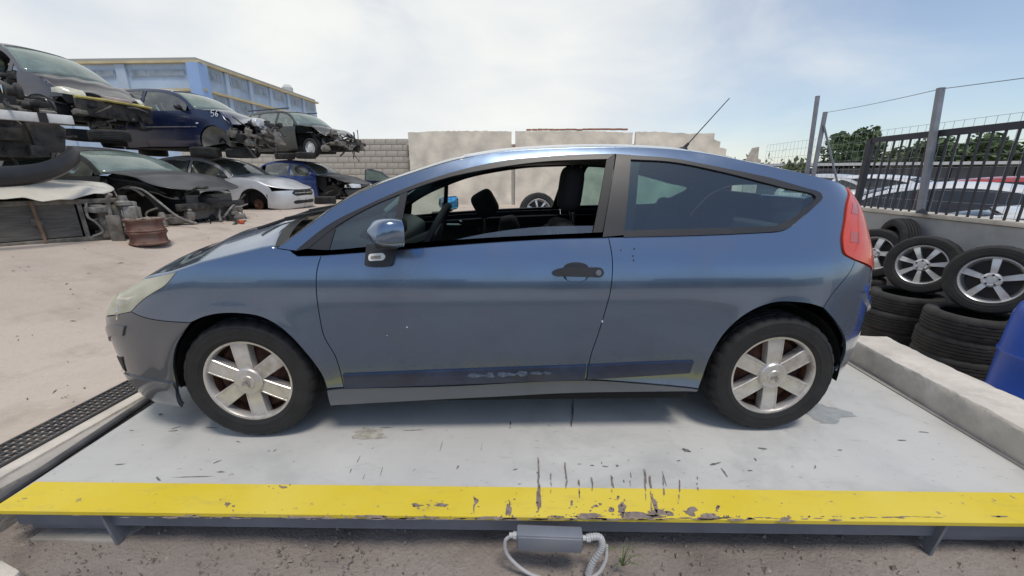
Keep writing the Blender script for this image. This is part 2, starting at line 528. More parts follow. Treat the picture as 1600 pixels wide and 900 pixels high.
CS = Surf(HZ, XF, XR, -.12, 2.55, FPL, RPL, [(-.3, .985), (.1, .991), (.6, .998), (1.2, 1.0), (1.9, 1.0), (2.4, .996), (2.8, .985)],
          wheels=((0, .315), (2.608, .315)), flare=.009, rtap=.06)
_sg = np.linspace(CS.smin, CS.smax, 520); _zg = np.linspace(.10, 1.51, 190)
_S, _Z = np.meshgrid(_sg, _zg, indexing='ij'); _S, _Z = _S.ravel(), _Z.ravel()
_W = CS.P(_S, _Z) @ CAR_R.T + CAR_T
_NW = CS.N(_S, _Z) @ CAR_R.T
_PX = project(_W); _vis = np.einsum('ij,ij->i', _NW, CAM - _W) > 0
_PX[~_vis] = 1e6
def on_car(u, v):
    """pixel of the photograph -> (s, z) on the near flank of the car"""
    i = np.argmin((_PX[:, 0] - u) ** 2 + (_PX[:, 1] - v) ** 2); x = np.array([_S[i], _Z[i]])
    f = lambda q: project(CS.P(q[0], q[1]) @ CAR_R.T + CAR_T) - np.array([u, v])
    r = f(x)
    for _ in range(6):
        e = 1e-4; J = np.stack([(f(x + [e, 0]) - r) / e, (f(x + [0, e]) - r) / e], -1)
        if abs(np.linalg.det(J)) < 2e3: break
        st = np.linalg.solve(J, -r)
        if np.hypot(*st) > .05: break
        x2 = x + st; r2 = f(x2)
        if np.hypot(*r2) >= np.hypot(*r): break
        x, r = x2, r2
    return x
def T(*pts):
    """outline traced on the car: (u, v[, corner]) in photograph pixels, or ('s', s, z[, corner]) in metres"""
    out = []
    for p in pts:
        if p[0] == 's': out.append((p[1], p[2]) + ((1,) if len(p) > 3 else ()))
        else:
            q = on_car(p[0], p[1]); out.append((q[0], q[1]) + ((1,) if len(p) > 2 else ()))
    return out

car = empty('coupe_car', tuple(CAR_T), CAR_YAW, 'blue metallic three-door coupe parked on the white weighbridge deck', 'car')
M_PAINT = mat('blue_metallic_paint', (.148, .208, .31), .20, metal=.88, coat=1., var=.05, vscale=1.4, coat_rough=.03, dirt=(.16, .17, .185), dscale=2.2, damt=.3)
M_BUMP = mat('bumper_paint', (.125, .14, .165), .34, metal=.75, coat=.8, var=.06, vscale=3, coat_rough=.07, dirt=(.16, .165, .17), dscale=4, damt=.35)
M_BLK = mat('black_trim', (.022, .022, .024), .42, var=.2, vscale=8, bump=.04, bscale=300)
M_BLKM = mat('matt_black_plastic', (.013, .013, .014), .65, var=.25, vscale=10, bump=.08, bscale=160)
M_RUB = mat('rubber_seal', (.010, .010, .011), .55)
M_STRIP = mat('navy_rubbing_strip', (.012, .024, .060), .38, var=.25, vscale=5, coat=.3, dirt=(.05, .07, .11), dscale=7, damt=.3)
M_UNDER = mat('underbody', (.012, .012, .012), .9)
M_TRIM = mat('interior_trim', (.020, .020, .022), .7, bump=.06, bscale=220)
M_CLOTH = mat('seat_cloth', (.014, .014, .016), .92, bump=.25, bscale=260)
M_CLOTH2 = mat('seat_cloth_grey', (.085, .08, .075), .95, bump=.25, bscale=260, var=.2, vscale=30)
M_LINER = mat('headliner', (.22, .22, .21), .9, bump=.1, bscale=200)
M_RED = mat('red_lamp_lens', (.60, .052, .014), .25, coat=.5, var=.1, vscale=9)
M_HLGLASS = glass('clouded_lamp_lens', (.85, .85, .78), extra=.05, dust=.62, dustcol=(.70, .68, .53))
M_STEELD = mat('dull_steel', (.20, .20, .21), .35, metal=.8)
M_CHROME = mat('bright_metal', (.75, .75, .74), .2, metal=1.)
M_SILVER = mat('silver_wheel_paint', (.60, .585, .57), .33, metal=.6, var=.12, vscale=14, dirt=(.20, .13, .09), dscale=8, damt=.6, bump=.02, bscale=90)
M_SILVER2 = mat('silver_alloy', (.68, .68, .68), .3, metal=.6, var=.08, vscale=12, dirt=(.2, .19, .17), dscale=6, damt=.35)
M_RUST = mat('rusty_steel', (.105, .042, .024), .8, metal=.1, var=.5, vscale=16, bump=.3, bscale=60, dirt=(.022, .014, .011), dscale=9, damt=.85)
G_SIDE = glass('side_glass', (.72, .86, .84), extra=.05, dust=.02)
G_FRONTQ = glass('front_quarter_glass', (.70, .84, .82), extra=.06, dust=.05, dustcol=(.4, .45, .45))
G_TINT = glass('rear_tinted_glass', (.46, .66, .62), refl=(.78, .9, 1.0), extra=.06, dust=.015, dustcol=(.2, .3, .42))
G_SCREEN = glass('windscreen_glass', (.62, .74, .70), extra=.03, dust=.06)

HOOD = [(433, 388), (420, 387.6), (403, 391), (361, 401), (319, 411), (276.7, 424)]
ROOF = [(433, 388), (480, 354), (542.5, 311), (605, 283.5), (655, 267), (695, 254.5), (730, 246), (792.5, 236.5), (855, 232.5), (920, 230.5), (985, 231), (1030, 233),
        (1077.5, 237), (1132.5, 245.5), (1187.5, 257), (1242.5, 268.5), (1284, 278), (1312, 286.5)]
WTOP = [(465, 392), (513, 352), (574, 320.6), (630, 296), (667.5, 282), (730, 263.5), (792.5, 251), (855, 245), (910, 242), (961, 241)]
BELT = [(502, 399), (570, 394), (636, 389), (715, 382.5), (792.5, 377), (870, 373), (951, 371)]
SEAM_FD = [(502, 399), (495.5, 421), (494, 447), (498.5, 489), (507, 527), (524, 556.5), (534, 590), (537, 605)]
SEAM_DQ = [(951, 371), (956.6, 403), (954.7, 450), (945, 488.5), (933, 527), (923.7, 554), (916, 592)]
QLOW = [(951, 371), (1077.5, 368.5), (1187.5, 364), (1218, 361.6), (1234, 355), (1251, 341), (1270, 324.5), (1284, 308)]
QTOP = [(1284, 308), (1281, 302.5), (1256, 294), (1215, 282), (1160, 269.5), (1105, 258.5), (1050, 248.5), (985, 243.4), (961, 241)]
ARCH_F = [(298, 504), (319, 495), (344, 490), (378, 490), (407.6, 495), (433, 508), (454, 525), (475, 548), (492, 569), (505, 590), (511, 607)]
ARCH_R = [(1091, 607), (1097.6, 589.6), (1110, 557), (1130, 523), (1155, 498), (1183, 481), (1214, 472), (1242, 472), (1267, 475), (1287, 481)]
ARCH_R2 = [(1287, 481), (1304.5, 501), (1317, 519.6), (1321.6, 538), (1320, 554), (1314, 569), (1304.5, 578)]
def cor(L): return [(*L[0], 1)] + L[1:-1] + [(*L[-1], 1)]

# the flank: wing, door, side frame with pillar, rail and rear quarter
panel('front_wing', CS, T(*cor(HOOD[::-1]), (453, 391, 1), (465, 400, 1), *cor(SEAM_FD), *cor(ARCH_F[::-1]), (255.6, 501.6), (222, 495), (205, 487, 1),
      (221.8, 470), (240.8, 457), (257.7, 446.7), (266, 438)), M_PAINT, car, sides=(-1, 1))
doors = panel('door', CS, T(*cor(BELT), *cor(SEAM_DQ)[1:], *cor(SEAM_FD[::-1])[:-1]), M_PAINT, car, sides=(-1, 1))
panel('side_frame', CS, T(*cor(ROOF), (1325, 291.5, 1), (1322, 319), (1318, 349), (1314.6, 374), (1318, 396), (1328, 403), (1336, 407, 1), (1331, 420), (1304.5, 454), (1287, 481, 1),
      *cor(ARCH_R[::-1])[1:], (1000, 598), (916, 592, 1), *cor(SEAM_DQ[::-1])[1:], *cor(QLOW)[1:], *cor(QTOP)[1:], *cor(WTOP[::-1])[1:], (453, 391, 1)), M_PAINT, car, sides=(-1, 1), gap=.0018)
sill = panel('sill', CS, T((511, 609, 1), (539, 606), (700, 602), (916, 593), (1000, 598.5), (1091, 607.5, 1), (1088, 611, 1), (891, 613), (790, 618), (650, 625), (517, 632, 1)), M_BUMP, car, off=.006, sides=(-1, 1))
panel('rubbing_strip', CS, T((536, 584, 1), (700, 577.5), (916, 570, 1), (914, 592, 1), (700, 600), (539, 605.5, 1)), M_STRIP, car, off=.011, sides=(-1, 1), flange=.014)
panel('rubbing_strip', CS, T((918, 570, 1), (1000, 566), (1083.7, 563, 1), (1077, 582, 1), (1000, 587), (916, 592, 1)), M_STRIP, car, off=.011, sides=(-1, 1), flange=.014)

# front and rear bumpers, round to the middle
SF, SR = CS.smin, CS.smax
panel('front_bumper', CS, T((205, 487, 1), (222, 495), (255.6, 501.6), (298, 504, 1), (285, 523), (274.6, 544), (271, 573), (277, 607), (287, 633, 1),
      ('s', -.62, .175), ('s', -.85, .165), ('s', SF + .02, .165, 1), ('s', SF + .02, .60, 1), ('s', SF + .35, .60), ('s', -.86, .60)), M_BUMP, car, sides=(-1, 1))
panel('bumper_lip', CS, T(('s', SF + .02, .255, 1), ('s', -.80, .262), (192, 583), (234.5, 592.4), (271, 597, 1), (277, 607), (287, 634, 1), ('s', -.62, .155), ('s', -.86, .150), ('s', SF + .02, .150, 1)),
      M_BUMP, car, off=.010, flange=.014, sides=(-1, 1))
panel('bumper_strip', CS, T(('s', SF + .1, .515, 1), ('s', -.84, .515), (172, 506), (197, 509, 1), (194, 525, 1), (174, 525), ('s', -.84, .455), ('s', SF + .1, .455, 1)), M_BUMP, car, off=.007, flange=.012, sides=(-1, 1))
panel('fog_grille', CS, T(('s', -.99, .37, 1), ('s', -.85, .385), (185, 557), (192, 557, 1), (198, 581, 1), (190, 578), ('s', -.85, .29), ('s', -.99, .30, 1)), M_BLKM, car, off=.004, sides=(-1, 1), step=.02)
panel('lower_grille', CS, [(SF + .03, .42, 1), (SF + .30, .42), (SF + .36, .36), (SF + .30, .29), (SF + .03, .29, 1)], M_BLKM, car, off=.004, sides=(-1, 1))
panel('headlight', CS, T((192, 490), (205, 487, 1), (221.8, 470), (240.8, 457), (257.7, 446.7), (266, 438), (276.7, 424.3, 1), (245, 432), (219.7, 438.5), (203, 450), ('s', -.80, .715), ('s', -.93, .665, 1), ('s', -.93, .615, 1), ('s', -.83, .612)),
      M_HLGLASS, car, off=.002, sides=(-1, 1), step=.02)
lamp_in = T((205, 487, 1), (221.8, 470), (240.8, 457), (257.7, 446.7), (266, 438), (272, 428, 1), (245, 435), (219.7, 442), (203, 454), ('s', -.80, .70), ('s', -.92, .655, 1), ('s', -.92, .615, 1), ('s', -.83, .614))
panel('lamp_housing', CS, lamp_in, mat('lamp_inner', (.45, .45, .42), .35, metal=.6, var=.3, vscale=18), car, off=-.045, flange=0, gap=0, sides=(-1, 1), step=.02)
for sd in (-1, 1):
    for (ss, zz, rr) in ((-.66, .665, .055), (-.80, .655, .045)):
        p_ = CS.P(ss, zz, sd); n_ = CS.N(ss, zz, sd); bowl = MB().lathe([(.0, -.02), (rr * .6, -.012), (rr, .012), (rr * 1.06, .012), (rr * 1.02, -.02)], n=24, axis='z')
        bowl.xf(Matrix.Translation(Vector(p_ - n_ * .028)) @ Vector((n_[0] - .5, n_[1], n_[2])).to_track_quat('Z', 'Y').to_matrix().to_4x4()).build('lamp_reflector', M_CHROME, car)
panel('rear_bumper', CS, T((1336, 407, 1), (1331, 420), (1304.5, 454), (1287, 481, 1), *ARCH_R2[1:-1], (1304.5, 578, 1), ('s', 3.2, .19), ('s', 3.4, .19), ('s', SR - .02, .20, 1), ('s', SR - .02, .66, 1), ('s', 3.75, .67), ('s', 3.45, .75)),
      M_PAINT, car, sides=(-1, 1))
panel('bumper_strip', CS, T((1347, 455, 1), ('s', 3.45, .575), ('s', SR - .2, .575, 1), ('s', SR - .2, .51, 1), ('s', 3.45, .51), (1353, 473, 1)), M_PAINT, car, off=.012, flange=.014, sides=(-1, 1))
lamps = panel('tail_lamp', CS, T((1325, 291.5, 1), (1322, 319), (1318, 349), (1314.6, 374), (1318, 396), (1328, 403), (1336, 407, 1), ('s', 3.34, .80), ('s', 3.40, .83, 1), ('s', 3.33, .95), ('s', 3.24, 1.08), ('s', 3.19, 1.17, 1)),
      M_RED, car, off=.008, flange=.02, sides=(-1, 1), step=.02)
panel('tailgate', CS, [(3.19, 1.16, 1), (3.24, 1.07), (3.33, .95), (3.40, .83, 1), (3.46, .75), (3.75, .67), (SR - .01, .665, 1), (SR - .01, 1.15, 1)], M_PAINT, car, sides=(-1, 1))

# bonnet, screens and roof
tr_h = T(*HOOD, ) + T((245, 432), (219.7, 438.5), (203, 450)) + [(-.80, .715), (-.93, .668), (-1.10, .635), (SF + .02, .615)]
M_HOOD = M_PAINT
skin('bonnet', CS, tr_h, M_HOOD, car, crown=[.085, .085, .075, .05, .02, .005], bow=[.19, .14, .08, .04, .01, 0], nv=36, power=2.4)
tr_r = T(*ROOF)
skin('windscreen', CS, tr_r[:7], G_SCREEN, car, crown=[.022, .022, .03], bow=[.15, .10, .07], nv=30, power=2.4)
skin('screen_surround', CS, [(p[0] - .012, p[1] + .004) for p in tr_r[:7]], M_RUB, car, crown=[.0, .0, .0], bow=[.0, .0, .0], nv=2, wscale=1.)
bpy.data.objects.remove(COL.objects['screen_surround'])
skin('roof', CS, tr_r[6:], M_PAINT, car, crown=[.03, .04, .045, .04, .03], bow=[.07, .04, 0, -.02, -.03], nv=36, power=3.0)
skin('headlining', CS, [(p[0], p[1]) for p in tr_r[6:]], M_LINER, car, crown=[.03, .04, .045, .04, .03], bow=[.07, .04, 0, -.02, -.03], drop=.045, nv=20, power=3.0)
sc = MB()
for j in range(27):                                    # printed dots round the top edge of the screen
    pass
# cowl and wipers under the screen
cow = MB()
c0 = CS.P(*np.array(tr_r[0][:2]))
def cowl_fn(u, v):
    vv = -1 + 2 * v; hw = abs(c0[1]) * .985
    x = c0[0] - .15 * (1 - vv * vv) - .05 + .09 * u; z = c0[2] + .085 * (1 - abs(vv) ** 2.4) - .004 + .02 * u - .012
    return (x, vv * hw, z + .012)
cow.grid(cowl_fn, 4, 30).build('scuttle_panel', M_BLKM, car)
for k, (a, b) in enumerate((((.02, -.55), (.10, .05)), ((-.10, .0), (-.02, .55)))):
    w = MB(); zc = c0[2] + .085
    w.tube([(a[0] - .02, a[1], zc - .03), (a[0] + .06, a[1] + .2, zc + .01), (b[0] + .1, b[1], zc + .03)], .008, 6)
    w.box(((a[0] + b[0]) / 2 + .06, (a[1] + b[1]) / 2, zc + .012), (.012, .5, .02))
    w.build('wiper', M_BLKM, car)

# window frames, pillars, panes
top_in = [(530, 350), (574, 326), (632, 301), (699, 278), (792, 260), (855, 252.5), (910, 250), (949, 249)]
panel('window_frame', CS, T((457, 396, 1), *WTOP[1:-1], (961, 241, 1), (949, 249, 1), *top_in[::-1][1:-1], (524, 355), (480, 390, 1)), M_BLK, car, off=.004, sides=(-1, 1), gap=0, step=.02)
panel('belt_seal', CS, T((457, 394, 1), (480, 389, 1), (514, 391), (574, 386), (627, 381.6), (761, 372), (927, 364), (945, 363, 1), (951, 371, 1), *BELT[::-1][1:-1], (502, 399), (465, 400, 1)), M_BLK, car, off=.006, sides=(-1, 1), gap=0, step=.02)
panel('corner_plate', CS, T((480, 390.5, 1), (513, 352, 1), (525, 354, 1), (514, 391.5, 1)), M_BLK, car, off=.002, sides=(-1, 1), gap=0, step=.02)
panel('divider_bar', CS, T((625, 303, 1), (637, 297, 1), (622, 384, 1), (609, 385, 1)), M_BLK, car, off=.002, sides=(-1, 1), gap=0, step=.02)
panel('door_pillar', CS, T((948, 247, 1), (961, 241, 1), (941, 365, 1), (926, 366, 1)), M_RUB, car, off=.002, sides=(-1, 1), gap=0, step=.02)
panel('pillar_cover', CS, T((962.5, 242, 1), (985, 243.5, 1), (981, 300), (974, 368, 1), (941, 371, 1), (953, 300)), M_BLK, car, off=.008, sides=(-1, 1), gap=0, step=.02)
panel('rear_window_seal', CS, T((985, 243.4, 1), (1050, 248.5), (1105, 258.5), (1160, 269.5), (1215, 282), (1256, 294), (1281, 302.5), (1284, 308), (1270, 324.5), (1251, 341), (1234, 355), (1218, 361.6, 1), (1212, 353, 1), (1231.5, 344), (1256, 327), (1273, 307.5), (1215, 292), (1132.5, 270.5), (1050, 254), (985, 250, 1)),
      M_BLK, car, off=.006, sides=(-1, 1), gap=0, step=.02)
panel('rear_window_seal', CS, T((1219, 361.6, 1), (1187.5, 364), (1077.5, 368.5), (974, 371, 1), (975, 361, 1), (1077, 358), (1187, 355), (1212, 353, 1)), M_BLK, car, off=.006, sides=(-1, 1), gap=0, step=.02)
panel('rear_side_window', CS, T((983, 248, 1), (1050, 252), (1132.5, 269), (1215, 291), (1276, 308), (1258, 328), (1232.5, 345), (1214, 356, 1), (1105, 359), (974, 363, 1)), G_TINT, car, sides=(-1, 1), gap=0, flange=0, off=-.002)
panel('front_quarter_window', CS, T((514, 391, 1), (524, 354, 1), (574, 325), (628, 301, 1), (615, 385, 1)), G_FRONTQ, car, sides=(-1, 1), gap=0, flange=0, off=-.002)
panel('lowered_window', CS, T((690, 378, 1), (761, 363), (839, 353.5), (928, 351, 1), (926, 368, 1), (761, 376)), glass('lowered_glass', (.45, .6, .62), extra=.10, dust=.06, dustcol=(.2, .32, .42)), car, gap=0, flange=.004, off=-.014)
# printed border of the rear pane
panel('pane_border', CS, T((985, 250, 1), (1003, 250.5, 1), (1000, 257), (996, 300), (992, 345), (990, 360, 1), (975, 361, 1), (981, 300)), mat('printed_frit', (.012, .016, .02), .5), car, gap=0, flange=0, off=-.006, step=.02, sides=(-1, 1))

# door mirror, handle
for sd in (-1, 1):
    mb = MB()
    mx = .80
    c = Vector((.765, sd * (.955), 1.058))
    def fn(u, v, sd=sd, c=c):
        a = 2 * PI * v; x = -1 + 2 * u
        prof = [.05, .72, .92, 1.0, 1.02, 1.0]
        k = np.interp(u, np.linspace(0, 1, 6), prof)
        ca, sa = math.cos(a), math.sin(a)
        e = .5
        yy = math.copysign(abs(ca) ** e, ca) * .088 * k; zz = math.copysign(abs(sa) ** e, sa) * .058 * k
        return (c.x - .075 + .125 * u + .02 * zz / .068 * (1 - u), c.y + yy, c.z + zz + .012 * (1 - u))
    mb.grid(fn, 12, 28)
    MR = Matrix.Translation(c) @ Matrix.Rotation(-sd * math.radians(32), 4, 'Z') @ Matrix.Translation(-c); mb.xf(MR)
    mo = mb.build('door_mirror', M_PAINT, car, smooth=60)
    g = MB(); g.box((c.x + .047, c.y, c.z), (.006, .155, .100)); g.xf(MR)
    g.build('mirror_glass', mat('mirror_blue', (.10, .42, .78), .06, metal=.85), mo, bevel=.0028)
    lo = MB(); lo.box((c.x - .0, c.y - .05 * sd, c.z - .056), (.10, .13, .025)); lo.build('mirror_foot', M_BLK, mo, bevel=.012)
    panel('mirror_base', CS, T((575, 384, 1), (623, 380, 1), (614, 413, 1), (611, 415.5), (575, 416.5), (572, 414, 1)), M_BLK, car, off=.022, flange=.03, sides=(sd,), gap=0, step=.02)
    panel('side_repeater', CS, T((580, 400), (590, 398), (602, 398), (605, 402), (602, 407), (590, 408.5), (580, 408)), mat('clear_lens', (.72, .72, .68), .12, coat=1.), car, off=.030, flange=.012, sides=(sd,), gap=0, step=.008)
    panel('repeater_bulb', CS, T((583, 402, 1), (598, 401, 1), (598, 405.5, 1), (583, 406, 1)), mat('lens_inner', (.30, .26, .2), .4, var=.5, vscale=120), car, off=.0315, flange=.003, sides=(sd,), gap=0, step=.008)
    ho = panel('handle_recess', CS, T((878, 427), (882, 415), (892, 410.5), (908, 410.5), (918, 415), (921, 427), (916, 437), (900, 441), (884, 437)), M_BLK if True else M_PAINT, car, off=.0015, flange=.002, sides=(sd,), gap=0, step=.012)
    panel('handle_cup', CS, T((884, 431, 1), (900, 432), (917, 431, 1), (914, 437), (900, 440.5), (886, 437)), M_PAINT, car, off=.003, flange=.002, sides=(sd,), gap=0, step=.012)
    hp = panel('door_handle', CS, T((863, 426), (868, 421.5), (880, 418.5), (920, 418), (937, 419.5), (941, 426), (937, 432), (918, 432.5), (880, 431.5), (867, 431)), M_BLK, car, off=.034, flange=.03, sides=(sd,), gap=0, step=.008)
    panel('key_lock', CS, T((928, 426), (931, 422), (935, 422), (937, 426), (935, 430), (931, 430)), M_STEELD, car, off=.036, flange=.003, sides=(sd,), gap=0, step=.006)
# dark lamp blocks inside the tail lamp
panel('lamp_segment', CS, T((1329, 318, 1), (1337, 320, 1), (1338, 336, 1), (1327, 334, 1)), mat('lamp_amber_dark', (.42, .06, .03), .3, coat=1.), car, off=.0095, flange=.002, gap=0, step=.01)
panel('lamp_segment', CS, T((1326, 362, 1), (1339, 364, 1), (1341, 381, 1), (1325, 379, 1)), MATS['lamp_amber_dark'], car, off=.0095, flange=.002, gap=0, step=.01)
# aerial
ar = MB(); a0 = Vector((2.36, -.06, 1.443)); 
p0, p1 = a0, a0 + Vector((.245, 0, .288))
ar.tube([p0, p0.lerp(p1, .12), p0.lerp(p1, .13), p1], [.013, .008, .0035, .0025], 6)
ar.ball((p0.x, p0.y, p0.z), (.03, .02, .014))
ar.build('roof_aerial', M_BLKM, car)

# arches, floor and cabin
for wx, sgn in ((0, 1), (2.608, 1)):
    for sd in (-1, 1):
        b = MB(); b.lathe([(.372, sd * .80), (.370, sd * .72), (.372, sd * .50), (.05, sd * .50)], n=36, axis='y', c=(wx, 0, .305), a0=-.12, a1=PI + .12)
        b.build('arch_liner', M_BLKM, car)
b = MB()
b.prism([(-.80, -.35), (-.62, -.60), (-.42, -.68), (-.42, .68), (-.62, .60), (-.80, .35)], .19, .56, 'z')
b.prism([(.40, .15), (2.22, .15), (2.22, .34), (.40, .34)], -.76, .76, 'y')
b.prism([(-.37, .20), (.41, .20), (.41, .72), (-.37, .66)], -.50, .50, 'y')
b.prism([(2.22, .22), (3.24, .24), (3.24, .62), (2.22, .60)], -.50, .50, 'y')
b.prism([(2.98, -.62), (3.12, -.5), (3.25, -.25), (3.25, .25), (3.12, .5), (2.98, .62)], .24, .60, 'z')
b.build('floor_pan', M_UNDER, car)
MBL = mat('door_card', (.017, .017, .019), .75, bump=.1, bscale=160)
panel('door_card', CS, T((510, 402, 1), (636, 391), (792, 380), (951, 373, 1), (930, 560, 1), (545, 580, 1)), MBL, car, off=-.075, flange=.02, sides=(-1, 1), gap=0, step=.06)
panel('quarter_card', CS, T((951, 373, 1), (1077, 371), (1200, 366, 1), (1262, 345), (1295, 340, 1), (1298, 430, 1), (930, 560, 1)), MBL, car, off=-.075, flange=.02, sides=(-1, 1), gap=0, step=.06)
panel('rear_pillar_trim', CS, T((1276, 300, 1), (1300, 292, 1), (1310, 330), (1296, 344, 1), (1262, 347, 1), (1248, 350, 1), (1262, 334)), MBL, car, off=-.06, flange=.01, sides=(-1, 1), gap=0, step=.05)
panel('rear_side_lining', CS, [(2.95, .98, 1), (3.02, 1.12), (3.12, 1.20, 1), (3.5, 1.18, 1), (3.55, .60, 1), (2.9, .62, 1), (2.85, .93, 1)], MBL, car, off=-.035, flange=.01, sides=(-1, 1), gap=0, step=.05)
hd = MB(); hd.box((1.12, .77, .84), (.17, .02, .06)); hd.build('inner_door_pull', M_TRIM, car, bevel=.006)
hd = MB(); hd.tube([(.78, .752, .892), (.86, .740, .892), (.90, .742, .892)], .012, 6); hd.tube([(.89, .745, .892), (.90, .735, .925)], .014, 6); hd.build('inner_door_handle', M_CHROME, car)
# fascia
b = MB()
b.prism([(.10, .95), (.34, 1.0), (.52, .985), (.62, .93), (.60, .80), (.50, .62), (.20, .55)], -.70, .70, 'y')
b.build('dashboard', mat('dash_grey', (.050, .053, .052), .6, bump=.12, bscale=200), car, bevel=.03)
b = MB(); b.prism([(.50, .98), (.56, 1.04), (.66, 1.035), (.66, .95)], -.58, -.12, 'y'); b.build('instrument_hood', M_TRIM, car, bevel=.02)
b = MB(); b.prism([(.56, .55), (.95, .45), (.95, .60), (.62, .72)], -.12, .12, 'y'); b.build('centre_console', M_TRIM, car, bevel=.02)
# steering wheel
Rw = Matrix.Translation((.86, -.37, .965)) @ Matrix.Rotation(math.radians(-62), 4, 'Y')
b = MB(); b.tube([(.185 * math.cos(a), .185 * math.sin(a), 0) for a in np.linspace(0, 2 * PI, 33)], .016, 8, cap=False)
sw = b.xf(Rw).build('steering_wheel', M_TRIM, car)
b = MB(); b.ball((0, 0, -.01), (.085, .085, .03)); b.bar((-.18, 0, 0), (.18, 0, 0), .03, .014); b.bar((0, 0, 0), (0, -.18, 0), .05, .014)
b.xf(Rw).build('wheel_boss', M_TRIM, sw)
b = MB(); b.tube([(.60, -.37, .86), (.86, -.37, .965)], .035, 10); b.build('steering_column', M_TRIM, sw)

def pad(name, m, parent, c, d, tilt=0., e=.5, ez=None):
    """a cushioned block: super-ellipsoid"""
    ez = ez or e
    b = MB()
    def fn(u, v):
        a = 2 * PI * u; q = PI * (v - .5)
        s = lambda t, k: math.copysign(abs(t) ** k, t)
        return (d[0] * s(math.cos(q), ez) * s(math.cos(a), e), d[1] * s(math.cos(q), ez) * s(math.sin(a), e), d[2] * s(math.sin(q), ez))
    b.grid(fn, 24, 14)
    b.xf(Matrix.Translation(c) @ Matrix.Rotation(tilt, 4, 'Y'))
    return b.build(name, m, parent, smooth=60)
def seat(y, x, lean, headrest, hd=(.062, .125, .120)):
    base = pad('seat_cushion', M_CLOTH, car, (x, y, .45), (.27, .25, .09), -.12)
    back_c = Vector((x + .30 + .06 * lean, y, .72 if lean == 0 else .66))
    back = pad('seat_back', M_CLOTH, car, back_c, (.085, .245, .34), .22 + lean * .3, .6, .45)
    pad('seat_bolster', M_CLOTH2, back, back_c + Vector((-.03, 0, .06)), (.075, .19, .24), .22 + lean * .3, .6, .5)
    hc, ht = headrest
    h = pad('headrest', M_CLOTH, car, hc, hd, ht, .7, .5)
    for k in (-.05, .05):
        b = MB(); b.tube([Vector(hc) + Vector((0, k, -.06)), Vector(hc) + Vector((.02 + .06 * math.sin(ht), k, -.22))], .007, 6)
        b.build('headrest_rod', M_CHROME, h)
seat(-.37, 1.22, 0, ((1.625, -.36, 1.215), .10))
seat(.37, 1.12, -1.3, ((1.12, .36, 1.09), -.50), (.085, .13, .095))
pad('rear_bench', M_CLOTH, car, (2.10, 0, .48), (.26, .62, .09), -.1, .35)
pad('rear_backrest', M_CLOTH, car, (2.40, 0, .76), (.08, .62, .28), .3, .35, .4)
for y in (-.36, .36): pad('rear_headrest', M_CLOTH, car, (2.46, y, 1.06), (.05, .13, .07), .25, .6)
b = MB(); b.box((2.83, 0, .965), (.56, 1.10, .02)); b.build('parcel_shelf', mat('parcel_shelf', (.03, .03, .033), .8, bump=.1, bscale=200), car)
b = MB(); b.box((.86, 0, 1.30), (.03, .21, .06)); b.tube([(.84, 0, 1.37), (.86, 0, 1.31)], .01, 6); b.build('rear_view_mirror', M_BLKM, car, bevel=.008)
# seat-belt strap on the near pillar
b = MB(); b.bar((1.86, .60, 1.22), (1.80, .68, .70), .045, .003, (1, 0, 0)); b.build('seat_belt', M_CLOTH, car)

# wheels
def road_wheel(wx, sd):
    o = tyre_mb().build('tyre', M_TYRE, car, smooth=28)
    o.location = (wx, sd * .7525, .3155)
    if sd > 0: o.rotation_euler = (0, 0, PI)
    tw = {0: .10, 2.608: .06}[wx]
    c = MB().lathe([(.2175, -.060), (.2185, -.083), (.2125, -.0905), (.203, -.089), (.197, -.078), (.196, -.05)], n=72)
    rim = c.build('wheel_cover_rim', M_SILVER, o)
    for i in range(6):
        s = wheel_disc(1, .052, .2015, .036, .041, .045, bulge=.003, twist=PI / 2 + tw + i * PI / 3, face=-.082)
        s.build('cover_spoke', M_SILVER, o, smooth=25)
    h = MB().lathe([(.0, -.103), (.034, -.103), (.0365, -.1005), (.0375, -.098), (.045, -.0975), (.064, -.094), (.069, -.088), (.07, -.06)], n=48).build('hub_cap', M_SILVER, o)
    e = MB()
    for z0 in (-.002, -.016):
        for sgn in (-1, 1):
            e.bar((0, -.1045, z0 + .016), (sgn * .019, -.1045, z0 - .002), .006, .005, (0, 1, 0))
    e.xf(Matrix.Rotation(.35, 4, 'Y')).build('chevron_emblem', mat('emblem_grey', (.33, .32, .31), .4, metal=.4), h)
    d = MB().lathe([(.0, -.02), (.10, -.03), (.14, -.012), (.175, -.022), (.196, .0), (.204, -.07)], n=40).build('steel_disc', M_RUST, o)
    for i in range(12):
        pass
    k = MB().lathe([(.204, -.07), (.204, .08), (.16, .085), (0, .085)], n=32).build('inner_barrel', M_RUST, o)
for wx in (0, 2.608):
    for sd in (-1, 1): road_wheel(wx, sd)
for k, (u, v, a, h) in enumerate([(742, 585, 14, 4), (765, 584, 10, 5), (790, 583, 16, 4.5), (815, 582, 12, 5), (840, 581, 12, 4), (855, 580.5, 7, 3)]):
    rr_ = random.Random(k); q = []
    for j in range(14):
        t = 2 * PI * j / 14; w = rr_.uniform(.55, 1.1); q.append((u + a * w * math.cos(t), v + h * w * math.sin(t)))
    panel('strip_scuff', CS, T(*q), mat('faded_strip', (.075, .105, .155), .6, var=.5, vscale=60), car, off=.0118 + .0002 * k, flange=0, gap=0, step=.02)
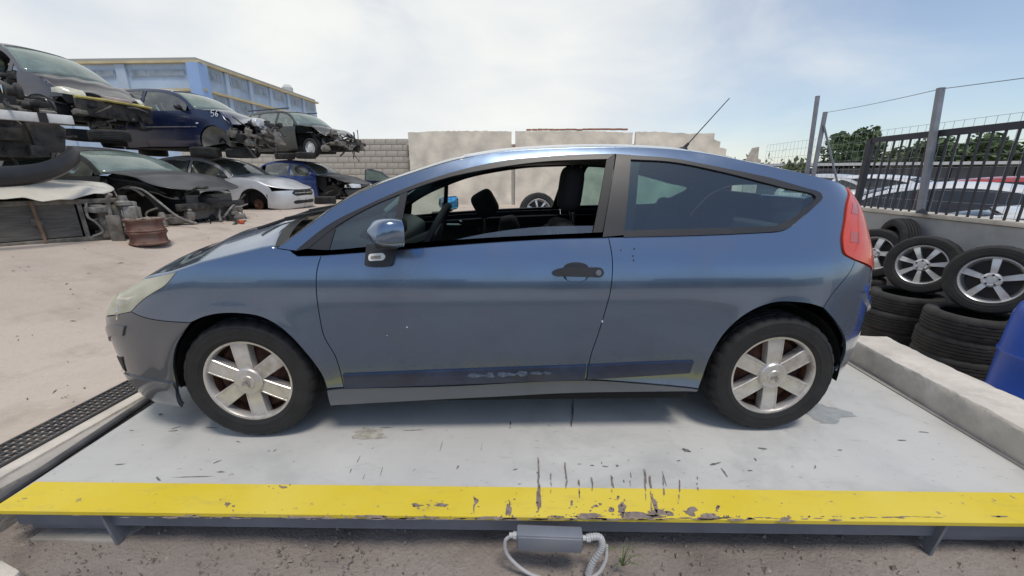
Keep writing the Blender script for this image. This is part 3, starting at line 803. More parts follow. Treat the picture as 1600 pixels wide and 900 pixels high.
# bright balance weight glimpsed through the rear wheel, and scuffs on the flank
def bits(name, pts, m, off=.0012, r=2.2):
    for (u, v, a, b_) in pts:
        q = [(u - a, v), (u, v - b_), (u + a, v), (u, v + b_)]
        panel(name, CS, T(*[(x, y, 1) for x, y in q]), m, car, off=off, flange=0, gap=0, step=.02)
bits('paint_chip', [(991, 389, 1.6, 1.8), (989, 400, 1.8, 1.5), (990, 407, 1.2, 2.2), (970, 391, .8, 2)], M_RUB)
bits('paint_chip', [(636, 511, 1.6, 1.6), (941, 502, 1.6, 2.6), (605, 524, 1.0, .9)], mat('bare_chip', (.6, .6, .6), .6))
# ================================================================== the yard, the weighbridge and what stands round it
def sstep(a, b, x):
    t = min(1., max(0., (x - a) / (b - a))); return t * t * (3 - 2 * t)
def ground_z(x, y):
    """the yard falls from the wrecks on one side to the fence on the other"""
    z = .52 * sstep(-1.7, -4.4, x) - .55 * sstep(4.0, 4.35, x) + .2 * sstep(6.1, 6.4, x)
    z += .012 * math.sin(x * 1.7 + y * .6) * math.sin(y * 1.3 - x * .4) * sstep(-1.5, -2.5, x)
    return z
def node_ground(name, base, dark, light, speck=.5, scale=1., bump=.4):
    m = bpy.data.materials.new(name); m.use_nodes = True
    n, l = m.node_tree.nodes, m.node_tree.links; b = n['Principled BSDF']
    b.inputs['Roughness'].default_value = .95; b.inputs['Specular IOR Level'].default_value = .2
    tc = n.new('ShaderNodeTexCoord')
    def noise(s, d, r=.6):
        t = n.new('ShaderNodeTexNoise'); t.inputs['Scale'].default_value = s; t.inputs['Detail'].default_value = d; t.inputs['Roughness'].default_value = r
        l.new(tc.outputs['Object'], t.inputs['Vector']); return t.outputs['Fac']
    def ramp(src, a, b_, c0, c1):
        r = n.new('ShaderNodeMapRange'); r.inputs['From Min'].default_value = a; r.inputs['From Max'].default_value = b_
        r.inputs['To Min'].default_value = c0; r.inputs['To Max'].default_value = c1; l.new(src, r.inputs['Value']); return r.outputs['Result']
    def mix(f, A, B):
        x = n.new('ShaderNodeMix'); x.data_type = 'RGBA'; l.new(f, x.inputs['Factor'])
        for k, v in (('A', A), ('B', B)):
            if isinstance(v, tuple): x.inputs[k].default_value = (*v, 1)
            else: l.new(v, x.inputs[k])
        return x.outputs['Result']
    c = mix(ramp(noise(.55 * scale, 8), .38, .66, 0, .8), base, light)
    c = mix(ramp(noise(1.6 * scale, 9, .7), .52, .72, 0, .75), c, dark)
    c = mix(ramp(noise(38 * scale, 4), .58, .72, 0, speck), c, dark)
    c = mix(ramp(noise(70 * scale, 3), .62, .74, 0, speck), c, light)
    c = mix(ramp(noise(.27 * scale, 7, .65), .53, .66, 0, .5), c, dark)
    l.new(c, b.inputs['Base Color'])
    bp = n.new('ShaderNodeBump'); bp.inputs['Strength'].default_value = bump; bp.inputs['Distance'].default_value = .03
    l.new(noise(26 * scale, 8, .7), bp.inputs['Height']); l.new(bp.outputs['Normal'], b.inputs['Normal'])
    return m
M_YARD = node_ground('dusty_yard', (.46, .39, .325), (.31, .255, .21), (.56, .49, .42), .35, 1., .35)
M_GRAVEL = node_ground('gravelly_soil', (.36, .305, .27), (.20, .168, .148), (.46, .41, .375), .6, 2.4, .8)
M_CONC = mat('old_concrete', (.36, .335, .30), .9, var=.22, vscale=2.5, bump=.45, bscale=24, dirt=(.20, .185, .165), dscale=3.2, damt=.6)
M_CONC2 = mat('pale_concrete', (.58, .535, .465), .9, var=.18, vscale=3, bump=.5, bscale=20, dirt=(.30, .275, .245), dscale=4, damt=.5)
M_STEEL = mat('grey_painted_steel', (.17, .185, .215), .5, var=.18, vscale=5, bump=.05, bscale=60, dirt=(.23, .22, .21), dscale=4, damt=.5)

xs = [-600, -250, -120, -70, -45, -34, -27, -22, -18, -15, -13] + list(np.arange(-11.5, -1.3, .5)) + [-1.04, -.2, 1, 2, 3, 3.98, 4.06, 4.14, 4.22, 4.3, 4.36, 5, 6.08, 6.25, 6.42, 8, 12, 20, 40, 80, 160, 300, 600]
ys = [-600, -200, -80, -30, -12, -6, -3.2, -2.6] + list(np.arange(-2, 3.0, .5)) + [3.1, 3.6, 4.2, 5, 6, 7, 8, 9, 10, 11.5, 13, 15, 17, 20, 25, 32, 45, 70, 120, 250, 600]
xs = [float(v) for v in xs]; ys = [float(v) for v in ys]
g = MB(); nx, ny = len(xs), len(ys)
g.v = [(x, y, ground_z(x, y) - .004) for x in xs for y in ys]
for i in range(nx - 1):
    for j in range(ny - 1):
        cx, cy = (xs[i] + xs[i + 1]) / 2, (ys[j] + ys[j + 1]) / 2
        if -1.04 < cx < 3.98 and -3.2 < cy < 3.1: continue
        g.f.append((i * ny + j, (i + 1) * ny + j, (i + 1) * ny + j + 1, i * ny + j + 1))
go = g.build('yard_ground', M_YARD, smooth=60, fix=False); tag(go, kind='structure')

# pit floor with gravel, its concrete walls
PZ = -.205
rng = random.Random(4)
pit = MB()
def pitfn(u, v):
    x = -1.04 + 5.02 * u; y = -3.2 + 6.3 * v
    return (x, y, PZ + .012 * math.sin(x * 5 + 1.3 * math.sin(y * 4)) * math.sin(y * 6 + x) + .006 * math.sin(x * 23 + y * 9))
pit.grid(pitfn, 90, 110)
tag(pit.build('gravel_floor', M_GRAVEL, smooth=60), kind='structure')
st = MB()
M_STONE = mat('small_stones', (.25, .22, .195), .9, var=.5, vscale=30)
for i in range(3600):
    x = rng.uniform(-.9, 3.6); y = rng.uniform(-.95, -.05)
    if y > -.45 and rng.random() < .5: continue
    s = rng.uniform(.0035, .011) * (2.0 if rng.random() < .04 else 1)
    a = rng.random() * 6.28; z = PZ + .006
    p = [(math.cos(a + k * 2.09) * s * rng.uniform(.7, 1.3) + x, math.sin(a + k * 2.09) * s * rng.uniform(.7, 1.3) + y, z - .006) for k in range(3)] + [(x, y, z + s * rng.uniform(.5, .9))]
    st.add(p, [(0, 1, 3), (1, 2, 3), (2, 0, 3)])
tag(st.build('loose_gravel', M_STONE, smooth=0), 'loose gravel scattered on the soil in front of the weighbridge', 'gravel', kind='stuff')
pw = MB(); pw.prism([(-1.045, -3.2), (-.905, -3.2), (-.905, -.36), (-.885, -.2), (-.90, 3.1), (-1.045, 3.1)], -.26, -.012)
tag(pw.build('concrete_edging', M_CONC, bevel=.012), kind='structure')
lw = MB(); lw.prism([(-.90, -.60), (-.62, -.585), (-.50, -.62), (-.46, -.72), (-.50, -1.6), (-.90, -1.6)], -.25, -.115)
tag(lw.build('concrete_footing', M_CONC2, bevel=.02), 'rough pale concrete footing at the near corner of the pit', 'footing')
rp = MB(); rp.prism([(3.30, -1.4), (3.98, -1.4), (3.98, -.30), (3.58, -.30), (3.30, -.52)], -.26, -.175)
tag(rp.build('steel_cover_plate', M_STEEL, bevel=.006), 'grey steel cover plate on the gravel below the far right corner of the deck', 'cover plate')
kp = MB(); kp.prism([(-.74, -.44), (-.35, -.43), (-.28, -.30), (-.70, -.26)], PZ - .03, PZ + .012)
tag(kp.build('stone_slab', M_CONC, bevel=.008), 'flat stone slab lying under the near left end of the deck', 'slab')

# drain grating beside the deck
dg = empty('drain_grating', (-1.135, 0, 0), 0, 'dark steel drain grating set in the yard beside the deck', 'grating')
M_GRATE = mat('grating_steel', (.10, .10, .105), .55, metal=.4, var=.3, vscale=9, dirt=(.2, .18, .15), dscale=6, damt=.6)
fr = MB()
for x in (-.088, .088): fr.box((x, .4, .002), (.012, 4.4, .02))
for x in (-.044, 0, .044): fr.box((x, .4, .0), (.007, 4.4, .018))
fr.build('grating_frame', M_GRATE, dg); 
gb = MB()
for i in range(147): gb.box((0, -1.78 + i * .03, .0), (.17, .005, .016))
tag(gb.build('cross_bars', M_GRATE, dg), kind='stuff')
MB().box((0, .4, -.05), (.176, 4.4, .06)).build('drain_channel', mat('drain_dark', (.03, .028, .026), .95), dg)
ap = MB(); ap.box((-1.0, .4, -.03), (.075, 4.4, .062))
tag(ap.build('concrete_strip', M_CONC2, bevel=.006), kind='structure')

# ---- the weighbridge deck
EA = .0284                                  # the deck's near edge turns a little off the x axis
def E_(x, d): return -d + EA * x
deck = empty('weighbridge', (1.4, 1.0, -.2), 0, 'grey painted steel weighbridge deck with a yellow edge stripe', 'weighbridge')
def loc(b): return b.xf(Matrix.Translation((-1.4, -1.0, .2)))
def deck_material():
    m = bpy.data.materials.new('deck_paint'); m.use_nodes = True
    n, l = m.node_tree.nodes, m.node_tree.links; b = n['Principled BSDF']
    tc = n.new('ShaderNodeTexCoord')
    def noise(s, d=6, r=.6, sc=(1, 1, 1), rot=0., dist=0.):
        mp = n.new('ShaderNodeMapping'); mp.inputs['Scale'].default_value = sc; mp.inputs['Rotation'].default_value = (0, 0, rot)
        l.new(tc.outputs['Object'], mp.inputs['Vector'])
        t = n.new('ShaderNodeTexNoise'); t.inputs['Scale'].default_value = s; t.inputs['Detail'].default_value = d; t.inputs['Roughness'].default_value = r; t.inputs['Distortion'].default_value = dist
        l.new(mp.outputs['Vector'], t.inputs['Vector']); return t.outputs['Fac']
    def rng_(src, a, b_, c0=0., c1=1.):
        r = n.new('ShaderNodeMapRange'); r.interpolation_type = 'SMOOTHSTEP'
        r.inputs['From Min'].default_value = a; r.inputs['From Max'].default_value = b_; r.inputs['To Min'].default_value = c0; r.inputs['To Max'].default_value = c1
        l.new(src, r.inputs['Value']); return r.outputs['Result']
    def mix(f, A, B):
        x = n.new('ShaderNodeMix'); x.data_type = 'RGBA'; l.new(f, x.inputs['Factor'])
        for k, v in (('A', A), ('B', B)):
            if isinstance(v, tuple): x.inputs[k].default_value = (*v, 1)
            else: l.new(v, x.inputs[k])
        return x.outputs['Result']
    c = mix(rng_(noise(1.3, 5), .35, .65), (.46, .455, .435), (.52, .515, .49))
    c = mix(rng_(noise(2.2, 8, .65, dist=.4), .46, .70, 0, .75), c, (.37, .375, .355))          # grime
    c = mix(rng_(noise(5, 9, .72, (1, 4, 1), .5), .56, .74, 0, .6), c, (.30, .305, .30))
    c = mix(rng_(noise(9, 5, .6, (1, 9, 1), 1.25), .665, .72, 0, .55), c, (.2, .195, .19))    # drag scratches
    c = mix(rng_(noise(11, 5, .6, (1, 11, 1), .25), .67, .73, 0, .5), c, (.22, .21, .205))
    c = mix(rng_(noise(30, 3, .5), .685, .73, 0, .5), c, (.18, .17, .16))
    l.new(c, b.inputs['Base Color'])
    l.new(rng_(noise(3, 6), .3, .7, .42, .66), b.inputs['Roughness'])
    bp = n.new('ShaderNodeBump'); bp.inputs['Strength'].default_value = .08; bp.inputs['Distance'].default_value = .01
    l.new(noise(14, 8), bp.inputs['Height']); l.new(bp.outputs['Normal'], b.inputs['Normal'])
    return m
M_DECK = deck_material()
YW = .154
xl, xr = -.865, 3.655
pl = MB(); pl.prism([(-.775, E_(-.775, .4628)), (xr + .3, E_(xr + .3, .4628)), (xr + .3, 2.55), (-.98, 2.55)], -.014, 0.)
loc(pl).build('deck_plate', M_DECK, deck, bevel=.003)
def stripe_material():
    m = bpy.data.materials.new('yellow_stripe_paint'); m.use_nodes = True
    n, l = m.node_tree.nodes, m.node_tree.links; b = n['Principled BSDF']; b.inputs['Roughness'].default_value = .55
    tc = n.new('ShaderNodeTexCoord')
    def noise(s, d, r, sc=(1, 1, 1)):
        mp = n.new('ShaderNodeMapping'); mp.inputs['Scale'].default_value = sc; l.new(tc.outputs['Object'], mp.inputs['Vector'])
        t = n.new('ShaderNodeTexNoise'); t.inputs['Scale'].default_value = s; t.inputs['Detail'].default_value = d; t.inputs['Roughness'].default_value = r
        l.new(mp.outputs['Vector'], t.inputs['Vector']); return t.outputs['Fac']
    def rg(src, a, b_, c1=1.):
        r = n.new('ShaderNodeMapRange'); r.inputs['From Min'].default_value = a; r.inputs['From Max'].default_value = b_; r.inputs['To Max'].default_value = c1
        l.new(src, r.inputs['Value']); return r.outputs['Result']
    def mix(f, A, B):
        x = n.new('ShaderNodeMix'); x.data_type = 'RGBA'; l.new(f, x.inputs['Factor'])
        for k, v in (('A', A), ('B', B)):
            if isinstance(v, tuple): x.inputs[k].default_value = (*v, 1)
            else: l.new(v, x.inputs[k])
        return x.outputs['Result']
    c = mix(rg(noise(2.2, 5, .5), .35, .65), (.66, .505, .025), (.71, .56, .07))
    c = mix(rg(noise(6, 8, .7, (1, 3, 1)), .54, .74, .4), c, (.40, .32, .10))
    c = mix(rg(noise(13, 6, .65, (1, 2, 1)), .665, .70), c, (.22, .17, .13))
    c = mix(rg(noise(34, 5, .6), .66, .70, .8), c, (.26, .2, .12))
    l.new(c, b.inputs['Base Color'])
    bp = n.new('ShaderNodeBump'); bp.inputs['Strength'].default_value = .12; bp.inputs['Distance'].default_value = .01
    l.new(noise(16, 8, .6), bp.inputs['Height']); l.new(bp.outputs['Normal'], b.inputs['Normal'])
    return m
ys_ = MB()
nseg = 60
for i in range(nseg):
    x0 = -.772 + (xr + .3 + .772) * i / nseg; x1 = -.772 + (xr + .3 + .772) * (i + 1) / nseg
    ys_.add([(x0, E_(x0, .4628), .0025), (x1, E_(x1, .4628), .0025), (x1, E_(x1, .4628 - YW), .0025), (x0, E_(x0, .4628 - YW), .0025)], [(0, 1, 2, 3)])
    ys_.add([(x0, E_(x0, .4650), .0025), (x1, E_(x1, .4650), .0025), (x1, E_(x1, .4650), -.013), (x0, E_(x0, .4650), -.013)], [(0, 1, 2, 3)])
    ys_.add([(x0, E_(x0, .4650), .0025), (x1, E_(x1, .4650), .0025), (x1, E_(x1, .4628), .0025), (x0, E_(x0, .4628), .0025)], [(0, 1, 2, 3)])
loc(ys_).build('yellow_stripe', stripe_material(), deck)
# rubbed-off paint: bare patches and drag marks that have their own outline
M_WORN = mat('worn_primer', (.205, .165, .145), .75, var=.35, vscale=40, bump=.1, bscale=90)
M_MARK = mat('tyre_and_drag_marks', (.15, .145, .14), .8, var=.5, vscale=60)
def patch(u, v, du, dv, ang, seed, z, b):
    r = random.Random(seed); P = []
    n = 26; ca, sa = math.cos(ang), math.sin(ang); q = .8
    for k in range(n):
        a = 2 * PI * k / n; q = min(1.15, max(.32, q + r.uniform(-.34, .34)))
        x, y = du * q * math.cos(a), dv * q * math.sin(a)
        P.append(tuple(atz(u + x * ca - y * sa, v + x * sa + y * ca, z)))
    cc = tuple(np.mean(np.array(P), 0)); b.add(P + [cc], [(k, (k + 1) % n, n) for k in range(n)])
wb_ = MB(); mk = MB(); sd_ = 0
for (u, v, a, b_, an) in [(355, 787, 7, 3.5, -.3), (652, 789, 9, 3, 0), (690, 790, 13, 3.5, .05), (743, 786, 4, 8, .2), (795, 792, 5, 14, .1), (842, 780, 3.5, 22, 0), (893, 788, 4, 8, 0), (930, 790, 7, 4, .1), (965, 778, 4, 4, 0), (972, 796, 6, 11, 0),
                         (1000, 805, 45, 5, 0), (1030, 800, 26, 12, 0), (1075, 800, 14, 9, 0), (1110, 806, 18, 5, 0), (920, 806, 26, 4, 0), (870, 808, 20, 2.5, 0), (575, 807, 30, 2.2, 0), (670, 809, 20, 2, 0), (1020, 782, 5, 20, -.25), (1150, 812, 14, 2, 0), (1225, 814, 30, 1.6, 0),
                         (1305, 813, 10, 2, 0), (440, 761, 8, 2.5, 0), (765, 809, 20, 2, 0), (480, 808, 40, 1.4, 0), (300, 806, 12, 1.4, 0), (955, 797, 5, 4, 0), (1120, 795, 4, 7, .5)]:
    sd_ += 1; patch(u, v, a, b_, an, sd_, .0038, wb_)
    for k in range(5):
        patch(u + rng.gauss(0, a * 1.1), min(807, v + rng.gauss(0, b_ * 1.2)), rng.uniform(.8, 2.6), rng.uniform(.5, 1.8), an, sd_ * 31 + k, .0038, wb_)
for k in range(150):
    u = min(1560, max(120, rng.gauss(850, 330))); patch(u, 806.5 + 4.5 * math.sin((u - 100) / 1500 * PI) + rng.uniform(-1.5, 1.5), rng.uniform(2, 16), rng.uniform(.5, 1.5), 0, 900 + k, .0036, wb_)
for k, (u, v0, v1) in enumerate([(841, 724, 792), (884, 722, 764), (861, 735, 775), (956, 742, 772), (1009, 735, 790), (1017, 744, 800), (1037, 740, 775), (905, 752, 778), (1090, 745, 770), (925, 745, 768), (985, 740, 764), (797, 655, 672), (893, 622, 668), (741, 770, 800), (1062, 750, 778)]):
    for j in range(3): patch(u + rng.uniform(-1, 1), v0 + (v1 - v0) * (j + .5) / 3 + rng.uniform(-3, 3), rng.uniform(.7, 1.5), (v1 - v0) * rng.uniform(.13, .24), -.06, 5000 + k * 3 + j, .0040, wb_)
loc(wb_); tag(wb_.build('worn_patch', M_WORN, deck, smooth=0), kind='stuff')
for (u, v, a, b_, an) in [(1072, 703, 11, 6, .2), (895, 645, 2, 27, .04), (797, 662, 1.4, 10, 0), (841, 745, 2.2, 18, .02), (884, 738, 2, 18, -.15), (956, 752, 3, 14, -.25), (1008, 742, 2.5, 14, -.15), (1016, 755, 3, 12, -.15), (1038, 747, 1.6, 14, -.25), (548, 735, 1.6, 7, .4), (568, 746, 1.6, 9, .4),
                         (715, 730, 2.2, 5, .5), (806, 733, 5, 2, -.2), (811, 756, 6, 1.5, 0), (861, 746, 1.2, 12, 0), (940, 723, 1.5, 5, 0), (905, 725, 5, 1.6, 0), (925, 727, 4, 1.4, 0), (946, 729, 6, 2, .1), (965, 727, 3, 3, 0), (975, 752, 2, 7, -.3), (1060, 720, 4, 2, 0), (1120, 724, 11, 3, -.2), (1190, 700, 9, 2.4, .2),
                         (1180, 717, 2, 4, -.5), (1132, 738, 2, 10, -.6), (1173, 735, 5, 1.5, 0), (1274, 729, 2, 4, .4), (1411, 688, 9, 1.3, .05), (1445, 675, 10, 1.6, .1), (1313, 703, 4, 1.2, 0), (251, 647, 5, 3, 0), (270, 673, 9, 1.6, -.1), (330, 668, 12, 1.4, .05), (300, 745, 38, 1.2, -.03), (248, 748, 5, 4, .6), (345, 737, 10, 2, 0),
                         (372, 690, 4, 2, .5), (337, 722, 14, 1.2, -.4), (275, 668, 8, 1.2, -.3), (430, 703, 4, 1.2, -.5), (205, 672, 5, 1.2, 0), (222, 695, 3, 1, 0), (190, 725, 12, 1, -.1), (600, 668, 14, 1, -.02), (645, 672, 18, 1.1, -.03), (690, 695, 1, 12, .25), (752, 700, 1, 10, .2), (560, 718, 1.2, 10, .5), (596, 736, 1, 12, .3)]:
    sd_ += 1; patch(u, v, a * (.55 if a < b_ else .9), b_ * (.55 if b_ < a else .85), an, sd_, .0022, mk)
loc(mk); tag(mk.build('scratch_mark', M_MARK, deck, smooth=0), kind='stuff')
sn = MB(); M_STAIN = mat('dusty_stain', (.36, .345, .30), .9, var=.3, vscale=30)
for k, (u, v, a, b_) in enumerate([(580, 677, 30, 9), (562, 680, 16, 6)]): patch(u, v, a, b_, 0, 80 + k, .0016 + .0004 * k, sn)
loc(sn); tag(sn.build('dried_mud_stain', M_STAIN, deck, smooth=0), kind='stuff')
sn = MB(); patch(1300, 650, 36, 12, .1, 91, .0016, sn); patch(1280, 640, 30, 9, .1, 92, .0012, sn)
loc(sn); tag(sn.build('oil_stain', mat('oil_stain', (.33, .35, .35), .5, var=.2, vscale=20), deck, smooth=0), kind='stuff')

# edge beam, gussets, left edge tube
bm_ = MB()
def beam(b, x0, x1, d0, d1, z0, z1):
    b.add([(x0, E_(x0, d0), z0), (x1, E_(x1, d0), z0), (x1, E_(x1, d1), z0), (x0, E_(x0, d1), z0), (x0, E_(x0, d0), z1), (x1, E_(x1, d0), z1), (x1, E_(x1, d1), z1), (x0, E_(x0, d1), z1)],
          [(0, 3, 2, 1), (4, 5, 6, 7), (0, 1, 5, 4), (1, 2, 6, 5), (2, 3, 7, 6), (3, 0, 4, 7)])
beam(bm_, -.735, xr + .3, .425, .40, -.105, -.0145)
beam(bm_, -.735, xr + .3, .40, .33, -.105, -.095)
loc(bm_).build('edge_beam', M_STEEL, deck)
for (x0, w) in ((-.72, .36), (2.98, .5)):
    b = MB(); beam(b, x0, x0 + w, .400, .385, -.150, -.106); loc(b).build('corner_plate', M_STEEL, deck)
for gx in (-.345, 3.0):
    b = MB(); y0 = E_(gx, .455); b.add([(gx, y0 + .0, -.0145), (gx, y0 + .02, -.198), (gx, y0 + .04, -.198), (gx, y0 + .20, -.0145),
                          (gx + .012, y0 + .0, -.0145), (gx + .012, y0 + .02, -.198), (gx + .012, y0 + .04, -.198), (gx + .012, y0 + .20, -.0145)],
          [(0, 1, 2, 3), (7, 6, 5, 4), (0, 4, 5, 1), (1, 5, 6, 2), (2, 6, 7, 3), (3, 7, 4, 0)])
    go_ = loc(b).build('gusset', M_STEEL, deck)
    bo = MB(); bo.lathe([(0, -.010), (.010, -.010), (.012, -.004), (.012, 0)], n=10, axis='x', c=(gx, y0 + .07, -.075)); loc(bo).build('bolt', M_CHROME if False else M_STEEL, go_)
eb = MB(); eb.tube([(-.812, -.44, -.006), (-.90, .30, -.004), (-.94, .7, -.003), (-1.0, 2.5, -.003)], .020, 10); loc(eb).build('edge_seal', M_GRATE, deck)

# junction box, conduit and cable under the edge
jb = empty('junction_box', (1.455, -.485, -.018), 0, 'small grey junction box fixed under the yellow deck edge', 'junction box')
b = MB(); b.box((0, 0, -.012), (.245, .05, .070)); b.build('box_body', M_STEEL, jb, bevel=.005)
b = MB(); b.box((0, -.028, -.012), (.236, .008, .062)); b.build('box_lid', M_STEEL, jb, bevel=.003)
M_PVC = mat('grey_plastic_pipe', (.42, .42, .42), .5, var=.12, vscale=12)
for s, x in ((-1, -.137), (1, .137)):
    b = MB(); b.lathe([(.0, -.014), (.010, -.014), (.010, .0), (.014, .0), (.014, .016), (0, .016)], n=8, axis='x', c=(x, -.005, .0)); b.build('cable_gland', M_PVC, jb, smooth=20)
hose = MB(); P0 = Vector((1.455, -.485, -.022))
hp_ = [P0 + Vector(q) for q in ((-.145, -.005, .0), (-.166, -.010, -.02), (-.155, -.018, -.08), (-.08, -.03, -.145), (.02, -.04, -.166), (.11, -.04, -.166), (.18, -.025, -.148), (.215, -.005, -.10), (.22, .02, -.05))]
def crm(pts, k=8):
    out = []
    for i in range(len(pts) - 1):
        p0, p1, p2, p3 = pts[max(i - 1, 0)], pts[i], pts[i + 1], pts[min(i + 2, len(pts) - 1)]
        for j in range(k):
            t = j / k; out.append(.5 * ((2 * p1) + (p2 - p0) * t + (2 * p0 - 5 * p1 + 4 * p2 - p3) * t * t + (3 * p1 - p0 - 3 * p2 + p3) * t ** 3))
    return out + [pts[-1]]
hose.tube(crm(hp_), .0068, 8)
tag(hose.build('cable', M_PVC), 'grey cable looping below the junction box onto the gravel', 'cable')
cd_ = crm([P0 + Vector(q) for q in ((.14, -.004, .005), (.185, -.006, .012), (.195, -.010, -.03), (.165, -.014, -.10), (.150, -.015, -.16))], 12)
cb = MB(); cb.tube(cd_, [.0118 + (.002 if i % 2 else 0) for i in range(len(cd_))], 10)
tag(cb.build('corrugated_conduit', M_PVC, smooth=20), 'corrugated grey conduit dropping from the junction box to the ground', 'conduit')
wd = MB(); M_WEED = mat('weed_green', (.10, .17, .035), .7, var=.3, vscale=20); wr = random.Random(8)
wp = empty('weed', (1.74, -.47, -.2), 0, 'small tuft of green grass by the conduit under the deck edge', 'weed')
for i in range(16):
    a = wr.uniform(0, 6.28); L = wr.uniform(.05, .12); h = wr.uniform(.02, .10)
    d = Vector((math.cos(a), math.sin(a) * .7 - .25, 0)); s = Vector((-d.y, d.x, 0)).normalized() * .0022
    V = []; 
    for t in (0, .35, .7, 1):
        p = d * L * t + Vector((0, 0, h * math.sin(t * 2.2) * 1.1 + .08 * (1 if i < 7 else .2) * t * (1 - t) * 2 + .03)); w = (1 - t) * .9 + .1
        V += [p - s * w, p + s * w]
    wb2 = MB(); wb2.add(V, [(0, 1, 3, 2), (2, 3, 5, 4), (4, 5, 7, 6)]); wb2.build('blade', M_WEED, wp, fix=False)

# concrete kerb beside the deck
kb = MB(); kr = random.Random(3)
def kerb(u, v):
    y = -1.3 + 2.42 * u; x0 = 3.655 + .03 * (y / 1.); 
    prof = [(-.005, -.15), (-.004, .06), (.0, .150), (.008, .160), (.10, .165), (.20, .163), (.283, .158), (.292, .145), (.295, -.5)]
    i = min(int(v * 8 + .5), 8); px, pz = prof[i]
    n1 = .002 * math.sin(y * 7 + i * 2) + .001 * math.sin(y * 31 + i * 5) + (.0018 * kr.uniform(-1, 1) if 1 < i < 8 else 0)
    return (x0 + px + n1, y, pz + (n1 if i > 1 and i < 8 else 0))
kb.grid(kerb, 80, 8)
kb.add([kerb(1, i / 8) for i in range(9)], [tuple(range(9))]); kb.add([kerb(0, i / 8) for i in range(9)], [tuple(range(9))])
tag(kb.build('concrete_kerb', M_CONC2, smooth=40), 'rough pale concrete kerb along the right end of the deck', 'kerb')
ks = MB(); ks.bar((3.632, -1.2, .004), (3.652, 1.15, .004), .03, .006); tag(ks.build('joint_sealant', M_CONC), kind='structure')

# ---- low wall, gate fence, posts
WX = 6.0
M_WALL = mat('grey_rendered_wall', (.34, .345, .35), .85, var=.12, vscale=3, bump=.15, bscale=30, dirt=(.22, .22, .22), dscale=2.5, damt=.5)
lowall = empty('low_wall', (WX + .1, 3, -.55), 0, 'low grey rendered wall under the black railings', 'wall')
b = MB(); b.box((0, 0, .68), (.2, 9.0, 1.36)); b.build('wall_body', M_WALL, lowall)
b = MB(); b.box((0, 0, 1.39), (.24, 9.0, .05)); b.build('wall_coping', M_CONC2, lowall, bevel=.01)
WTOPZ = -.55 + 1.415
M_GATE = mat('black_navy_paint', (.015, .017, .028), .4, var=.2, vscale=7, coat=.2)
y_far = atx(1352, 270, WX)[1]
gz = atx(1400, 213, WX)[2]
rl = empty('railing', (WX, 2, WTOPZ), 0, 'black steel railing with upright bars on the low grey wall', 'railing')
hgt = gz - WTOPZ
b = MB(); b.box((0, y_far / 2 - 2, hgt - .02), (.05, y_far, .07)); b.build('top_rail', M_GATE, rl)
b = MB(); b.box((0, y_far - 2 + .02, hgt / 2 - .03), (.065, .065, hgt + .05)); b.build('end_post', M_GATE, rl)
bar_me = None
for i in range(60):
    y = y_far - .12 - i * .112
    if y < .6: break
    if bar_me is None:
        b = MB(); b.box((0, 0, hgt / 2 - .03), (.016, .016, hgt + .02)); o = b.build('bar', M_GATE, rl); bar_me = o.data
    else:
        o = put(bpy.data.objects.new('bar', bar_me), rl)
    o.location = (0, y - 2, -.01)
M_GALV = mat('galvanised_steel', (.22, .235, .265), .5, metal=.35, var=.12, vscale=8)
def post(u0, v0, u1, v1, X=None, Y=None, label='', r=.04, zb=None, brace=None):
    top = atx(u0, v0, X) if X else aty(u0, v0, Y); bot = atx(u1, v1, X) if X else aty(u1, v1, Y)
    t = Vector(top); d = Vector(bot); dirn = (d - t).normalized()
    zb = ground_z(d.x, d.y) if zb is None else zb
    base = d + dirn * ((zb - d.z) / dirn.z)
    e = empty('fence_post', tuple(base), 0, label, 'post')
    b = MB(); b.bar((0, 0, 0), t - base, r * 2, r * 2); b.build('post_shaft', M_GALV, e)
    b = MB(); b.box(t - base + Vector((0, 0, .006)), (r * 2.1, r * 2.1, .012)); b.build('post_cap', M_GALV, e)
    return base, t, e
pA = post(1470, 139, 1437, 335, X=WX - .06, label='tall grey square post rising in front of the black railing', r=.027, zb=WTOPZ)
b = MB(); b.lathe([(.075, 0), (.05, .03), (.0, .06)], n=4, axis='z', c=(0, -.02, .0)); b.build('foot_plate', M_GATE, pA[2], smooth=0)
pB = post(1277.5, 151, 1262, 262, Y=6.6, label='tall grey post, leftmost of the pair beyond the blue car', r=.027)
pC = post(1289.5, 176, 1273, 262, Y=6.4, label='grey post with a diagonal brace beyond the blue car', r=.027)
b = MB(); a_ = Vector(aty(1287, 195, 6.36)) - pC[0]; b_ = Vector(aty(1308, 283, 6.36)) - pC[0]; b.tube([a_, a_ + (b_ - a_) * 2.2], .018, 8); b.build('brace', M_GALV, pC[2])
# wire mesh behind the railing and the strand above
wm = MB(); ztop = atx(1500, 188, WX + .25)[2]
for i in range(64):
    y = 7.2 - i * .11
    wm.tube([(WX + .25, y, WTOPZ - .2), (WX + .25, y, ztop)], .0022, 3, cap=False)
for k in range(9):
    z = WTOPZ + (ztop - WTOPZ) * k / 8
    wm.tube([(WX + .25, 7.2, z), (WX + .25, .4, z)], .0022, 3, cap=False)
tag(wm.build('wire_mesh', M_GALV, smooth=0), 'thin wire mesh fence running behind the black railing', 'mesh fence')
sw_ = MB(); tA, tC = pA[1], pC[1]
e_ = Vector(atx(1600, 122, WX - .06))
sw_.tube([tC + (tA - tC) * t + Vector((0, 0, -.015 * math.sin(PI * t))) for t in np.linspace(0, 1, 9)] + [tA, e_ + (e_ - tA) * .6], .004, 4)
tag(sw_.build('wire_strand', M_GALV), 'single wire strung between the tops of the grey posts', 'wire')

